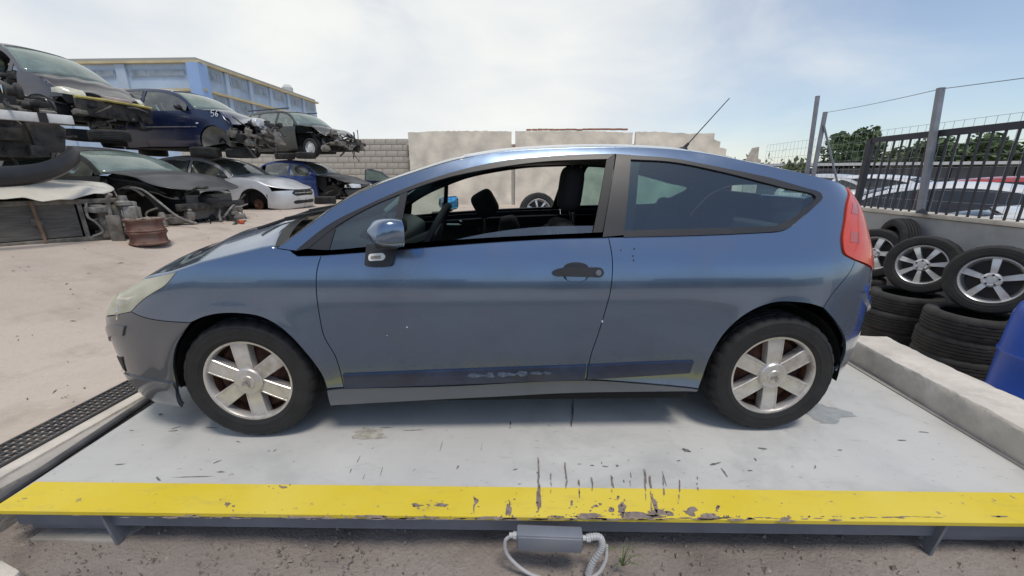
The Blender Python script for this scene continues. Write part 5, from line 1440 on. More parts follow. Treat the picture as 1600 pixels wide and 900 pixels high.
# --- navy hatchback on top, crumpled nose, number 56 chalked on the wing
e = wreck('navy_hatchback', (-4.8, 8.15), -.03, 'navy blue hatchback with crumpled front stacked on the silver car', 'car', GRP, 1.72, pitch=.0, fo=.80)
A = Auto(e, zr=1.44, zb=.94, zh=.72, zc=.98, xc=.36, xt=.98, xB=1.62, fo=.80, xrr=2.5)
dn = lambda S_, Z_: -.05 * np.exp(-((S_ + .25) / .10) ** 2) * np.clip((Z_ - .5) / .2, 0, 1) + .035 * np.sin(S_ * 17 + Z_ * 6) * np.clip((-S_ - .05) / .3, 0, 1)
A.wing(P_NAVY, xd=.46, dent=dn, z0=.55); A.door(P_NAVY, x0=.46); A.quarter(P_NAVY); A.rail(P_NAVY); A.roof(P_NAVY); A.screen(M_GLASSGR)
A.side_glass(M_GLASSDK, .56, 1.57); A.side_glass(M_GLASSDK, 1.67, 2.5); A.pillar(P_NAVY, 1.62, .03); A.rear(P_NAVY, M_GLASSDK); A.belly()
bo = A.bonnet(P_NAVY, cr=.06)
for v in bo.data.vertices:
    if v.co.x < .1: t = (.1 - v.co.x); v.co.z += .09 * math.sin(v.co.x * 9 + v.co.y * 3) * min(1, t * 2) - .22 * max(0, t - .35); v.co.y += .05 * math.sin(v.co.x * 13)
A.strip(mat('chrome_strip', (.35, .37, .42), .3, metal=.5), .48, 1.60, .60, .622, (1,)); A.strip(MATS['chrome_strip'], .36, .45, .60, .622, (1,))
A.strip(P_NAVY, .46, 1.6, .36, .40, (1,), off=.008)
b = MB(); b.lathe([(A.rw + .035, -.02), (A.rw + .045, .16), (.0, -.10)], n=24, c=(0, .60, A.rw), a0=-.3, a1=PI + .3); b.build('torn_arch_liner', M_LINERG, e)
A.pan('side_repeater', [(.30, .70, 1), (.355, .70, 1), (.355, .665, 1), (.30, .665, 1)], M_LAMPC, sides=(1,), off=.012, step=.03)
A.mirror(M_BLK, 1, .62)
clutter(e, 3, -.85, -.35, -.5, .75, .25, .75, 34); clutter(e, 4, -.95, -.6, .0, .7, .30, .62, 18)
b = MB(); b.bar((-.75, .75, .45), (-1.05, -.1, .30), .05, .06); b.build('bent_rail', M_DUSTY, e)
b = MB(); b.bar((-.35, .78, .30), (-.95, .55, .22), .10, .012); b.build('torn_bracket', M_DUSTY, e)
def stroke(name, segs, S_, side, cx, cz, h, m, root):
    b = MB()
    for seg in segs:
        P = []
        for (x, z) in crm([Vector((p[0], p[1], 0)) for p in seg], 6) and [(p.x, p.y) for p in crm([Vector((p[0], p[1], 0)) for p in seg], 6)]:
            q = S_.P(cx - x * h, cz + z * h, side); nn = S_.N(cx - x * h, cz + z * h, side); P.append(Vector(q + nn * .008))
        b.tube(P, .007, 5)
    return b.build(name, m, root)
M_CHALK = mat('white_marker', (.75, .77, .8), .8)
stroke('painted_digit_five', [[(.55, 1), (.1, 1), (.05, .55)], [(.05, .55), (.4, .62), (.55, .35), (.4, .05), (.0, .05)]], A.S, 1, -.02, .815, .12, M_CHALK, e)
stroke('painted_digit_six', [[(.5, 1), (.15, .7), (.02, .3), (.2, .02), (.48, .12), (.5, .4), (.25, .5), (.05, .32)]], A.S, 1, -.12, .815, .12, M_CHALK, e)

b = MB(); b.lathe([(.0, -.03), (.07, -.03), (.085, .0), (.08, .05), (.03, .09), (0, .09)], n=20, axis='x', c=(-.84, .52, .72)); b.build('hanging_headlamp', M_LAMPC, e)
b = MB(); b.prism([(-.72, .30), (-.69, .30), (-.66, .66), (-.69, .66)], -.45, .35, 'y'); b.build('radiator', M_FIN, e)
b = MB(); b.tube([(.02 * 0 + .06 * math.cos(t), .56 + .06 * math.sin(t), .36 + t * .016) for t in np.linspace(0, 6 * PI, 70)], .008, 6); b.build('coil_spring', M_MECH, e)
# --- charcoal hatchback, front stripped to the beam
e = wreck('charcoal_hatchback', (-4.05, 5.2), -.10, 'dusty charcoal hatchback stripped to its front beam behind the rusty rims', 'car', GRP, GZ - .14)
A = Auto(e, zr=1.36, zb=.90, zh=.66, zc=.93, xc=.52, xt=1.22, xB=1.55, fo=.82, xrr=2.55)
A.door(P_CHAR, x0=.55); A.quarter(P_CHAR); A.rail(P_CHAR); A.roof(P_CHAR); A.screen(M_GLASSGR); A.side_glass(M_GLASSDK, .70, 1.5); A.pillar(P_CHAR, 1.55, .03); A.rear(P_CHAR, M_GLASSDK); A.belly()
bo = A.bonnet(P_CHAR, lift=.03, cr=.04)
A.pan('inner_wing', [(.52, .90, 1), (.1, .84), (-.45, .74, 1), (-.48, .62, 1), (-.2, .66), (.05, .70), (.30, .62), (.42, .42), (.46, .25, 1), (.56, .25, 1), (.56, .85, 1)], M_MECH, off=-.14, sides=(-1, 1))
A.pan('wing_flange', [(.50, .92, 1), (.1, .86), (-.5, .76, 1), (-.5, .73, 1), (.1, .82), (.46, .87, 1)], P_CHAR, off=-.08, sides=(-1, 1), flange=.03)
b = MB(); b.prism([(-.70, .36), (-.62, .36), (-.62, .47), (-.70, .47)], -.62, .70, 'y'); bo_ = b.build('front_beam', M_MECH, e, bevel=.01)
for y in (-.35, -.1, .12, .35, .6):
    b = MB(); b.lathe([(0, -.706), (.022, -.706), (.022, -.698)], n=10, axis='x', c=(0, y, .415)); b.build('beam_hole', M_RUB, bo_)
b = MB(); b.prism([(-.60, .20), (-.57, .20), (-.57, .60), (-.60, .60)], -.45, .45, 'y'); b.build('radiator', M_FIN, e)
clutter(e, 7, -.7, -.25, -.55, .7, .18, .62, 30); clutter(e, 8, -.85, -.6, -.6, .6, .14, .30, 10)
b = MB(); b.tube(crm([Vector(q) for q in ((.1, .80, .72), (-.2, .80, .70), (-.5, .82, .50), (-.75, .80, .28), (-1.0, .75, .18))], 5), .018, 7); b.build('bent_pipe', M_MECH2, e)
b = MB(); b.tube(crm([Vector(q) for q in ((-.45, .84, .42), (-.30, .88, .36), (-.28, .88, .28), (-.5, .9, .24), (-.7, .85, .28))], 5), .014, 7); b.build('loose_hose', M_MECH2, e)
b = MB(); b.lathe([(0, .18), (.05, .18), (.05, .32), (.03, .36), (0, .36)], n=14, axis='z', c=(-.55, .88, .0)); b.build('filter_can', M_MECH2, e)
b = MB(); b.lathe([(.42, .0), (.40, .05), (.38, .08)], n=20, axis='y', c=(.05, .76, .34), a0=.2, a1=2.4); b.build('torn_liner', M_BLKM, e)

# --- grey people carrier perched on the charcoal car
cN = aty(182, 150, 6.3); cL = aty(128, 130, 5.4)
e = wreck('grey_people_carrier', (cN[0], 6.3), -.10, 'dark grey people carrier with yellowed headlights perched at the top of the left pile', 'car', GRP, cL[2] - .70, pitch=-.06, roll=.0, fo=.72)
A = Auto(e, zr=1.58, zb=1.02, zh=.74, zc=1.02, xc=.22, xt=.92, xB=1.50, fo=.72, xrr=2.7, zt=1.1, hw=.86, wb=2.6)
A.wing(P_GREY, xd=.36, front=-.50, z0=.60); A.quarter(P_GREY); A.rail(P_GREY, w=.07); A.roof(P_GREY); A.screen(M_GLASSGR); A.rear(P_GREY, M_GLASSDK); A.belly(cabin=False)
A.door(P_GREY, x0=.36, x1=1.45, sides=(-1,)); A.side_glass(M_GLASSDK, .55, 1.42, sides=(-1,)); A.pillar(P_GREY, .52, .045); A.pillar(P_GREY, 1.5, .05)
bo = A.bonnet(P_PLUM, cr=.05)
for v in bo.data.vertices:
    if v.co.x < .1: v.co.z += .025 * math.sin(v.co.x * 15 + v.co.y * 6) * math.sin(v.co.y * 8 + 1)
A.lamp(M_LAMPW, .66, .80, x0=-.36, s1=.50)
b = MB(); b.tube([(-.70, -.72, .635), (-.77, -.3, .645), (-.78, .3, .645), (-.70, .74, .635)], .03, 6); b.build('slam_panel_bar', M_YELBAR, e)
b = MB(); b.prism([(-.70, .655), (-.80, .66), (-.78, .72), (-.66, .74)], -.26, .26, 'y'); b.build('badge_panel', mat('pinkish_panel', (.36, .29, .27), .6, var=.2, vscale=9), e, bevel=.012)
b = MB(); b.prism([(-.60, .30), (-.72, .30), (-.72, .62), (-.60, .62)], -.70, .70, 'y'); b.build('front_frame', M_MECH, e, bevel=.02)
A.pan('arch_skirt', [(-.42, .60, 1), (-.12, .62), (.10, .66), (.34, .60, 1), (.30, .50, 1), (.05, .56), (-.3, .50, 1)], M_BLK, off=-.01)
clutter(e, 12, -.85, -.4, -.6, .75, .12, .6, 24, [M_MECH, M_DUSTY, M_BLKM]); clutter(e, 13, .3, .9, .3, .75, .45, 1.0, 16, [M_MECH, M_BLKM])
b = MB(); b.lathe([(A.rw + .06, -.02), (A.rw + .04, .20), (.0, .02)], n=22, c=(0, .62, A.rw + .06), a0=0, a1=PI); b.build('torn_arch_liner', M_BLKM, e)

e.scale = (.92, .92, .92)
# --- cream wreck at the bottom left, grille gone
e = wreck('cream_wreck', (-4.35, 2.75), -.62, 'cream car wreck at ground level with bare radiator and crumpled bonnet edge', 'car', GRP, GZ - .22, fo=.75)
A = Auto(e, zr=1.1, zb=.88, zh=.72, zc=.86, xc=.5, xt=1.0, xB=1.5, fo=.75)
bo = A.bonnet(P_CREAM, lift=.03, cr=.05)
for v in bo.data.vertices:
    if v.co.x < -.3: v.co.z += .022 * math.sin(v.co.y * 9) + .012 * math.sin(v.co.y * 23); v.co.x -= .10 * (1 - v.co.y ** 2)
A.door(P_CREAM, x0=.5); A.quarter(P_CREAM); A.belly()
A.wing(P_CREAM, xd=.5, front=-.3, z0=.6)
fr_ = MB(); fr_.prism([(-.66, .26), (-.62, .26), (-.62, .66), (-.66, .66)], -.32, .38, 'y'); ra = fr_.build('radiator', M_FIN, e)
b = MB(); b.lathe([(.0, -.675), (.05, -.675), (.052, -.66), (.034, -.66), (.034, -.665), (0, -.665)], n=18, axis='x', c=(0, .02, .46)); b.build('fan_motor', M_DUSTY, ra)
for y in (-.36, .42):
    b = MB(); b.bar((-.66, y, .24), (-.66, y, .70), .05, .04); b.build('upright', M_DUSTY, e)
b = MB(); b.bar((-.68, .0, .22), (-.68, .02, .70), .06, .03); b.build('centre_strut', mat('rusty_strut', (.16, .10, .07), .8, var=.4, vscale=12), e)
for z, mm in ((.22, M_DUSTY), (.68, M_DUSTY)):
    b = MB(); b.bar((-.66, -.75, z), (-.66, .75, z), .07, .06); b.build('crossmember', mm, e, bevel=.01)
for sd in (-1, 1):
    b = MB(); b.prism([(sd * .48, .22), (sd * .70, .20), (sd * .72, .60), (sd * .50, .64)], -.72, -.50, 'x'); b.build('chassis_leg', M_DUSTY, e, bevel=.02)
    b = MB(); b.prism([(sd * .55, .16), (sd * .62, .06), (sd * .68, .18), (sd * .68, .5), (sd * .55, .5)], -.80, -.72, 'x'); b.build('hanging_bracket', M_DUSTY, e, bevel=.01)
b = MB(); b.tube(crm([Vector(q) for q in ((-.72, -.42, .66), (-.74, -.40, .5), (-.73, -.46, .42), (-.72, -.50, .3), (-.7, -.40, .25))], 5), .014, 7); b.build('loose_pipe', M_MECH2, e)
b = MB(); b.tube(crm([Vector(q) for q in ((-.72, .44, .60), (-.74, .46, .4), (-.73, .44, .28))], 5), .014, 7); b.build('loose_pipe', M_MECH2, e)
clutter(e, 21, -.74, -.55, -.85, -.4, .2, .7, 14, [M_DUSTY, M_MECH2]); clutter(e, 22, -.72, -.5, .45, .85, .2, .65, 12, [M_DUSTY, M_MECH2]); clutter(e, 23, -.5, .2, -.5, .5, .3, .62, 8)

# --- black wreck on the cream one: front end with white beam and hanging bumper
e = wreck('black_wreck_front', (-4.55, 2.55), -.50, 'black stripped car front with a white bumper beam on top of the cream wreck', 'car', GRP, 1.34, fo=.80)
A = Auto(e, zr=1.30, zb=.92, zh=.78, zc=.96, xc=.5, xt=1.1, xB=1.5, fo=.80)
A.wing(P_BLACK, xd=.5, front=-.2, z0=.62); A.door(P_BLACK, x0=.5); A.quarter(P_BLACK); A.belly(); A.rail(P_BLACK)
b = MB(); b.prism([(-.86, .54), (-.80, .54), (-.79, .64), (-.85, .64)], -.80, .80, 'y'); bb = b.build('bumper_beam', M_WHITEBAR, e, bevel=.008)
for y in (-.55, .0, .32, .62):
    b = MB(); b.box((-.865, y, .59), (.02, .07, .105)); b.build('strap', M_RUB, bb)
for sd in (-1, 1):
    b = MB(); b.prism([(sd * .45, .20), (sd * .68, .22), (sd * .74, .5), (sd * .66, .56), (sd * .42, .55)], -.74, -.62, 'x'); b.build('front_plate', M_MECH, e, bevel=.015)
b = MB(); b.prism([(-.60, .15), (-.66, .15), (-.66, .52), (-.60, .52)], -.45, .45, 'y'); b.build('radiator_support', M_MECH, e, bevel=.02)
b = MB(); b.tube(crm([Vector(q) for q in ((-.25, .70, .98), (-.5, .72, .86), (-.72, .74, .70), (-.78, .76, .5))], 5), .03, 7); b.build('wing_edge', P_BLACK, e)
clutter(e, 31, -.7, .0, -.7, .7, .66, .92, 40, [M_MECH, M_MECH, M_BLKM, M_BLKM, M_MECH2, M_DUSTY]); clutter(e, 32, -.78, -.6, -.7, .7, .2, .5, 12, [M_MECH, M_BLKM])
b = MB(); b.tube(crm([Vector(q) for q in ((-.55, .40, .80), (-.60, .46, .93), (-.66, .50, .84), (-.64, .44, .76))], 5), .02, 7); b.build('orange_wiring', mat('orange_plastic', (.6, .16, .04), .5), e)
b = MB(); b.ball((-.62, .34, .84), (.05, .04, .03)); b.ball((-.66, .24, .78), (.06, .05, .03)); b.build('white_connector', M_WHITEBAR, e)
bp_ = empty('loose_bumper', (-4.30, 2.30, 1.32), -.5, 'black car bumper hanging in a loop between the two left wrecks', 'bumper')
b = MB()
def bump(u, v):
    a = -1.25 + 2.5 * u; pr = [(.0, .0), (-.05, .05), (-.055, .15), (-.02, .21), (.03, .20), (.02, .05)]
    i = min(int(v * 5 + .5), 5); ox, oz = pr[i]
    x = .55 * math.cos(a) + ox * -1 * math.cos(a) - .45; y = .86 * math.sin(a) - ox * math.sin(a); sag = -.10 * math.cos(a)
    return (x, y, oz + sag - .05 + .22 * abs(math.sin(a)) ** 3)
b.grid(bump, 36, 5); bo = b.build('bumper_shell', M_BLK, bp_, smooth=50)
md = bo.modifiers.new('t', 'SOLIDIFY'); md.thickness = .008

# --- royal blue saloon further back
e = wreck('blue_hatchback', (-4.3, 12.2), -.10, 'royal blue hatchback with a broken front corner behind the silver car', 'car', GRP, GZ - .14)
A = Auto(e, zr=1.38, zb=.90, zh=.66, zc=.92, xc=.45, xt=1.15, xB=1.5, fo=.84)
A.door(P_BLUE, x0=.5); A.quarter(P_BLUE); A.rail(P_BLUE); A.roof(P_BLUE); A.screen(M_GLASSDK); A.side_glass(M_GLASSDK, .62, 1.45); A.side_glass(M_GLASSDK, 1.55, 2.4); A.pillar(P_BLUE, 1.5, .04); A.rear(P_BLUE, M_GLASSDK); A.belly()
A.bonnet(P_CHAR); A.wing(P_BLUE, xd=.5, sides=(-1,)); A.lamp(M_LAMPC, .52, .66, s1=.34); A.grille(P_CHAR, .55, .64, .30)
A.pan('front_bumper', [(-.45, .45, 1), (A.S.smin + .2, .50, 1), (A.S.smin + .01, .50, 1), (A.S.smin + .01, .14, 1), (-.62, .12, 1)], P_CHAR, sides=(1,), off=.03)
A.pan('front_bumper', [(-.45, .45, 1), (A.S.smin + .2, .50, 1), (A.S.smin + .01, .50, 1), (A.S.smin + .01, .14, 1), (-.62, .12, 1)], P_CHAR, sides=(-1,), off=.03)
clutter(e, 41, -.6, .2, .45, .75, .2, .75, 20, [M_MECH, M_BLKM]); A.mirror(P_BLUE, 1, .6)
b = MB(); b.lathe([(A.rw + .03, -.02), (A.rw + .03, .2), (.0, .0)], n=20, c=(0, .58, A.rw), a0=0, a1=PI); b.build('arch_hollow', M_BLKM, e)

# --- dark estate on top of it
e = wreck('dark_estate', (-4.6, 11.9), -.30, 'black estate car with green glass stacked on the blue hatchback', 'car', GRP, 1.86, fo=.82)
A = Auto(e, zr=1.48, zb=.95, zh=.72, zc=.98, xc=.42, xt=1.0, xB=1.35, fo=.82, xrr=3.0, wb=2.6, xq=2.7, hw=.84)
A.door(P_BLACK, x0=.5); A.door(P_BLACK, x0=1.36, x1=2.2, name='rear_door'); A.quarter(P_BLACK, x0=2.2); A.rail(P_BLACK); A.roof(P_BLACK); A.screen(M_GLASSGR); A.side_glass(M_GLASSGR, .6, 1.3); A.side_glass(M_GLASSGR, 1.4, 2.15); A.side_glass(M_GLASSGR, 2.25, 2.62)
A.pillar(P_BLACK, 1.35, .05); A.pillar(P_BLACK, 2.2, .05); A.rear(P_BLACK, M_GLASSGR); A.belly(cabin=False)
bo = A.bonnet(P_BLACK, cr=.04)
for v in bo.data.vertices:
    if v.co.x < .2: v.co.z += .08 * math.sin(v.co.x * 8 + v.co.y * 4) * min(1, .2 - v.co.x) - .10 * max(0, -.1 - v.co.x)
clutter(e, 51, -.95, -.1, -.7, .8, .25, .72, 46); clutter(e, 52, -1.1, -.7, -.6, .7, .22, .5, 16, [M_DUSTY, M_MECH])
b = MB(); b.bar((-.90, -.7, .45), (-.95, .72, .40), .08, .10); b.build('bent_beam', M_MECH, e)
b = MB(); b.box((-1.02, .55, .40), (.14, .26, .14)); b.build('crash_box', M_DUSTY, e, bevel=.01)
for k in range(2):
    b = MB(); b.bar((.9 - .0, -.58 + 1.16 * k, 1.53), (2.7, -.58 + 1.16 * k, 1.52), .03, .03); b.build('roof_bar', M_BLK, e)
A.wheels(((0, 1), (1, 1), (1, -1)))

# --- loose door standing by the block wall
dr = empty('loose_car_door', (-5.1, 15.6, .45), .1, 'dark car door with its window standing alone by the block wall', 'car door')
b = MB(); b.prism([(-.55, 0), (.55, 0), (.62, .45), (.60, .62), (-.55, .66), (-.6, .3)], -.04, .04, 'y'); b.build('door_shell', P_NAVY, dr, bevel=.015)
b = MB()
fpts = [(-.55, .66), (-.50, 1.08), (-.25, 1.10), (.2, .98), (.60, .62)]
b.tube([(x, 0, z) for x, z in fpts], .025, 6); b.build('window_frame', P_NAVY, dr)
b = MB(); b.prism([(-.53, .66), (-.49, 1.06), (-.25, 1.08), (.2, .96), (.57, .64)], -.003, .003, 'y'); b.build('window_pane', M_GLASSGR, dr)

# --- tyres wedged between the layers
for i, (u, v, Y_, lab) in enumerate([(322, 238, 7.4, 'on the silver roof under the navy wreck'), (376, 240, 7.7, 'on the silver car beside the windscreen top'), (240, 238, 8.6, 'far back on the silver roof'),
                                     (445, 244, 11.4, 'on the blue car roof under the black estate'), (478, 243, 11.2, 'at the front of the blue car roof under the estate'), (172, 213, 5.8, 'under the grey people carrier'), (132, 212, 6.2, 'under the rear of the grey people carrier')]):
    p = aty(u, v, Y_)
    tyre_obj('scrap_tyre', f'old tyre lying flat {lab}', 'tyre', 'tyres wedged between wrecks', tuple(p), (PI / 2 + .04 * (i % 3 - 1), 0, i), .92)
p = atz(508, 312, GZ + .1); tyre_obj('scrap_tyre', 'single black tyre lying on the ground beside the silver car', 'tyre', None, (p[0], p[1], GZ + .095), (PI / 2, 0, 0), .95)

# --- stack of rusty rims
rimm = MB().lathe([(.16, .02), (.165, .0), (.24, .0), (.262, .012), (.265, .03), (.245, .045), (.235, .10), (.232, .14), (.245, .175), (.262, .19), (.264, .205), (.25, .212), (.20, .20), (.19, .19), (.10, .195), (.06, .20), (.05, .17)], n=44, axis='z')
rp_ = atz(208, 378, GZ - .04)
cR = Vector((rp_[0], rp_[1] + .22, ground_z(rp_[0], rp_[1] + .22)))
M_RIMR = mat('rust_red_rim', (.135, .060, .042), .8, var=.4, vscale=7, bump=.2, bscale=30, dirt=(.19, .165, .14), dscale=4, damt=.7)
sr = .80
ro = empty('rusty_rim', tuple(cR), 0, 'rust-red steel wheel rim, lower one of the pile beside the wrecks', 'wheel rim', 'rusty rims')
rimm.build('rim_barrel', M_RIMR, ro, smooth=30); ro.scale = (sr,) * 3
r2 = copy_tree(ro); r2.location = cR + Vector((-.02, .01, .205 * sr)); r2['label'] = 'rust-red steel wheel rim with a dusty top face, upper one of the pile'
M_RIMT = mat('dusty_rim_face', (.24, .20, .165), .85, var=.35, vscale=9, dirt=(.16, .08, .05), dscale=6, damt=.6)
for k, rr_ in enumerate((ro, r2)):
    b = MB().lathe([(.05, .203), (.10, .206), (.20, .206), (.245, .215)], n=44, axis='z'); dcs = b.build('rim_face', M_RIMT, rr_, smooth=30)
    for i in range(8):
        a = i * PI / 4; h = MB().lathe([(0, .211), (.018, .211), (.018, .206)], n=8, axis='z', c=(.15 * math.cos(a), .15 * math.sin(a), 0)); h.build('bolt_hole', M_RUB, dcs)
# orange cap on the ground
p = atz(381, 370, ground_z(-2.9, 4)); oc = empty('orange_cap', (p[0], p[1], ground_z(p[0], p[1])), 0, 'small orange-red plastic cap on the bare ground', 'cap')
MB().lathe([(0, 0), (.048, 0), (.05, .01), (.05, .045), (.044, .052), (.036, .045), (0, .045)], n=24, axis='z').build('cap_body', mat('orange_red_plastic', (.55, .10, .035), .5), oc)
# scraps and twigs on the yard
dbr = random.Random(77); db = MB()
for i in range(170):
    u, v = dbr.uniform(0, 470), dbr.uniform(332, 560)
    p = atz(u, v, .3); 
    if p[0] > -1.3 or p[1] < -.3: continue
    z = ground_z(p[0], p[1]); s = dbr.uniform(.003, .009) * (1 + .12 * p[1]); a = dbr.random() * 6.28
    c, d = math.cos(a), math.sin(a); L = s * dbr.uniform(1, 4)
    db.add([(p[0] - c * L, p[1] - d * L, z), (p[0] + d * s * .6, p[1] - c * s * .6, z), (p[0] + c * L, p[1] + d * L, z), (p[0] - d * s * .6, p[1] + c * s * .6, z), (p[0], p[1], z + s * .8)], [(0, 1, 4), (1, 2, 4), (2, 3, 4), (3, 0, 4)])
tag(db.build('ground_debris', mat('debris', (.17, .145, .12), .9, var=.6, vscale=9), smooth=0), 'dry leaves and small scraps strewn over the dusty yard', 'debris', kind='stuff')

# ================================================================== beyond the railing
def hatch(name, label, c, heading, m, zr=1.45, rimm=None, base=-.35, red=False, gl=None, **kw):
    gl = gl or glass('dark_car_glass', (.16, .19, .20), extra=.03, dust=.05, dustcol=(.3, .32, .33))
    e = empty(name, (c[0], c[1], base), heading + PI, label, 'car', 'parked cars beyond the railing')
    A = Auto(e, zr=zr, zb=kw.pop('zb', .95), zh=.74, zc=.98, xc=.30, xt=1.0, xB=1.35, fo=.82, xrr=2.55, **kw); gl = gl or M_GLASSDK
    A.wing(m); A.door(m); A.quarter(m); A.rail(m); A.bonnet(m); A.roof(m); A.screen(gl); A.side_glass(gl, .5, 1.3); A.side_glass(gl, 1.4, 2.45); A.pillar(M_BLK, 1.35, .04); A.rear(m, gl); A.bumper(m); A.belly(); A.lamp(M_LAMPC, .60, .76)
    A.pan('tail_lamp', [(A.L - .12, .95, 1), (A.L - .02, .95, 1), (A.L - .02, .72, 1), (A.L - .10, .72, 1)], M_RED, off=.01, step=.05)
    for sd in (-1, 1): A.mirror(m, sd, .5)
    A.wheels(); return e
def park(name, label, u, v, X_, heading, m, zr, **k):
    """parks a car so that the middle of its roof stands at depth X_ on the line of sight"""
    p = atx(u, v, X_); d = Vector((-math.cos(heading), -math.sin(heading))) * 1.35
    hatch(name, label, (p[0] - d.x, p[1] - d.y), heading, m, zr=zr, base=p[2] - zr - .045, **k)
park('white_hatchback', 'white three-door hatchback right behind the black railing', 1450, 284, 8.3, 2.30, P_WHITE, 1.42, zb=.98)
park('white_hatchback', 'white hatchback in the second row, seen over the nearer white roof', 1402, 273, 11.0, -.95, P_WHITE, 1.48)
park('red_hatchback', 'red hatchback parked behind the white cars beyond the railing', 1545, 276, 10.6, 2.2, P_RED, 1.42)
park('pale_hatchback', 'white hatchback nose at the right edge behind the railing', 1640, 318, 7.6, 2.35, P_WHITE, 1.36)
park('silver_estate', 'pale silver car parked behind the tall grey posts', 1322, 272, 10.4, -1.1, P_SIL, 1.46)
c = aty(1215, 300, 9.5); hatch('white_saloon', 'white car seen through the rear windows of the blue coupe', (c[0] + .6, c[1] + .6), 2.9, P_WHITE, base=-.55, zr=1.44)
# dark shed with a pale roof edge
sh = empty('long_shed', (26, 22, -.4), -.42, 'long low dark shed with a pale roof edge behind the parked cars', 'shed')
z0 = atx(1440, 256, 24)[2] + .4
for k in range(9):
    b = MB(); b.box((-10 + k * 2.5, 0, z0 / 2 - .1), (2.42, .3, z0 - .2)); b.build('wall_panel', mat('dark_shed_wall', (.075, .078, .085), .8, var=.3, vscale=1, dirt=(.14, .14, .14), dscale=1.2, damt=.5), sh)
b = MB(); b.box((0, 1.4, z0), (23.5, 4, .16)); b.build('roof_edge', mat('pale_sheet_roof', (.52, .53, .53), .6), sh)
b = MB(); b.box((0, 3, z0 / 2 - .1), (23, .3, z0 - .2)); b.build('back_wall', MATS['dark_shed_wall'], sh)

# ---- trees
M_LEAF = mat('leaf_green', (.080, .12, .048), .75, var=.5, vscale=1.5)
M_LEAF2 = mat('leaf_olive', (.11, .14, .06), .75, var=.5, vscale=1.5)
M_BARK = mat('bark', (.10, .08, .06), .95, var=.3, vscale=8, bump=.5, bscale=20)
def tree(name, label, base, h, rad, seed, m=M_LEAF, n=2600, lobes=9, ls=.16, group='trees beyond the fence', low=.25):
    r = random.Random(seed); e = empty(name, base, 0, label, 'tree', group)
    tr = MB(); tr.tube([(0, 0, 0), (.05 * rad, 0, h * .25), (-.03 * rad, .05, h * .5), (.05, 0, h * .75)], [.055 * h * .5, .045 * h * .5, .03 * h * .5, .01 * h], 8)
    tk = tr.build('trunk', M_BARK, e)
    L = []
    for i in range(lobes):
        a = r.uniform(0, 6.28); q = rad * r.uniform(.25, .72); z = h * r.uniform(low + .12, .88); k = rad * r.uniform(.30, .5)
        L.append((Vector((q * math.cos(a), q * math.sin(a), z)), k)); 
        b = MB(); b.tube([(0, 0, z * .55), (q * .5 * math.cos(a), q * .5 * math.sin(a), z * .8), (q * math.cos(a), q * math.sin(a), z)], [.02 * h * .5, .012 * h * .5, .005 * h], 5); b.build('limb', M_BARK, e)
    cr = MB()
    for i in range(n):
        c, k = L[r.randrange(lobes)]
        d = Vector((r.gauss(0, 1), r.gauss(0, 1), r.gauss(0, .8))).normalized() * k * r.random() ** .45
        p = c + d; s = ls * r.uniform(.6, 1.4)
        x = Vector((r.gauss(0, 1), r.gauss(0, 1), r.gauss(0, .6))).normalized(); y = x.cross(Vector((r.gauss(0, 1), r.gauss(0, 1), r.gauss(0, 1)))).normalized()
        cr.add([p - x * s, p - y * s * .55, p + x * s, p + y * s * .55], [(0, 1, 2, 3)])
    cr.build('crown', m, e, smooth=0, fix=False)
    return e
def tree_px(label, u, v0, wpx, Y_, seed, m=M_LEAF, **k):
    p = aty(u, v0, Y_); depth = (Y_ + 1.67) * .97
    base = (p[0], Y_, -.5); h = p[2] + .5; tree(k.pop('name', 'broadleaf_tree'), label, base, h, wpx / 2 / FPX * depth * 1.1, seed, m, **k)
tree_px('tall broad tree just left of the railing end', 1338, 196, 84, 26, 1, n=3200, ls=.17, lobes=11)
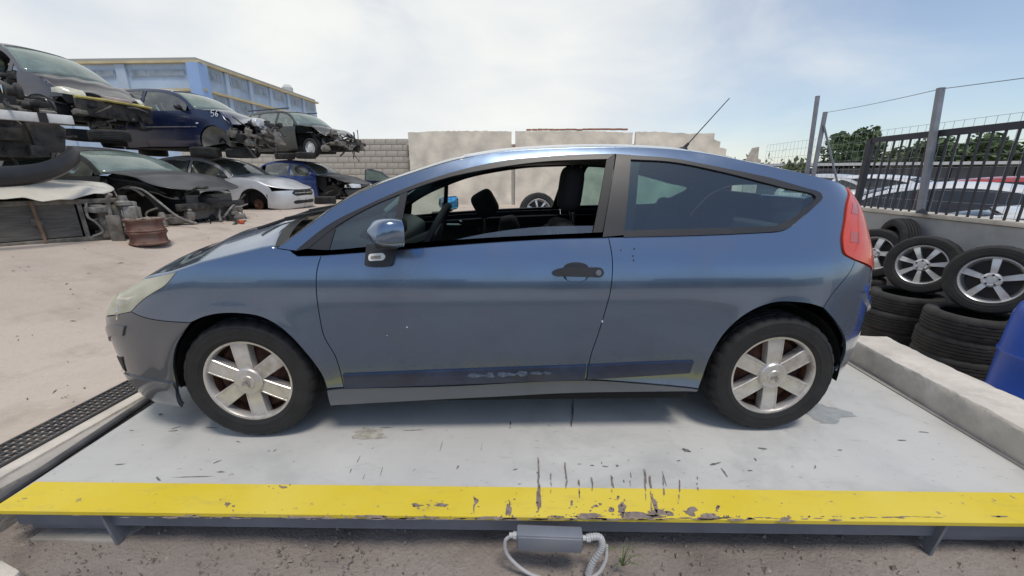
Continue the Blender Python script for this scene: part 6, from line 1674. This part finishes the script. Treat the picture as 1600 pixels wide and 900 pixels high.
tree_px('round dense tree seen right of the tall grey post', 1498, 203, 90, 28, 2, n=3200, ls=.2, lobes=11)
tree_px('tree at the right edge behind the railing bars', 1572, 214, 64, 29, 3, n=2400, ls=.2)
tree_px('small tree between the railing end post and the tall post', 1400, 232, 60, 32, 4, m=M_LEAF2, n=2200, ls=.22)
tree_px('low olive bush over the tail of the blue car', 1240, 249, 36, 24, 5, m=M_LEAF2, n=1300, ls=.15, lobes=6, name='bush')
tree_px('slender cypress between the posts and the broad tree', 1284, 240, 18, 27, 6, n=900, ls=.16, lobes=6, name='cypress')
tree_px('low tree behind the broken stub of wall', 1170, 243, 26, 26, 7, m=M_LEAF2, n=900, ls=.15, lobes=5, name='bush')
tree_px('far low tree behind the shed and tall post', 1450, 246, 100, 40, 8, n=2200, ls=.28, lobes=10)
tree_px('far tree at the right margin beyond the shed', 1625, 226, 90, 36, 9, n=2200, ls=.28, lobes=10)
# hedge line far behind
hg = MB(); r = random.Random(19)
for i in range(5200):
    x = r.uniform(8, 75); z = abs(r.gauss(0, 1.0)) * 1.0 + r.uniform(-.4, .9) + .25 * math.sin(x * .9); y = 46 + r.uniform(-1, 1); s = r.uniform(.2, .45)
    a = Vector((r.gauss(0, 1), r.gauss(0, .6), r.gauss(0, 1))).normalized() * s; c = Vector((r.gauss(0, 1), r.gauss(0, 1), r.gauss(0, 1))).cross(a).normalized() * s * .6; p = Vector((x, y, max(-.4, z)))
    hg.add([p - a, p - c, p + a, p + c], [(0, 1, 2, 3)])
tag(hg.build('far_hedge', M_LEAF, smooth=0, fix=False), 'far dark belt of trees along the horizon on the right', 'trees', kind='stuff')

# unseen wall behind the camera, added so the doors mirror a dark band
yw = MB()
for k in range(12):
    yw.box((-36 + k * 6.6, -24 + .4 * math.sin(k * 2.1), 1.3 + .3 * math.sin(k * 1.7)), (6.6, 1.2, 3.4 + .6 * math.sin(k * 1.7)))
tag(yw.build('added_unseen_wall', mat('unseen_wall_dark', (.12, .115, .105), .9, var=.3, vscale=.4)), kind='structure')
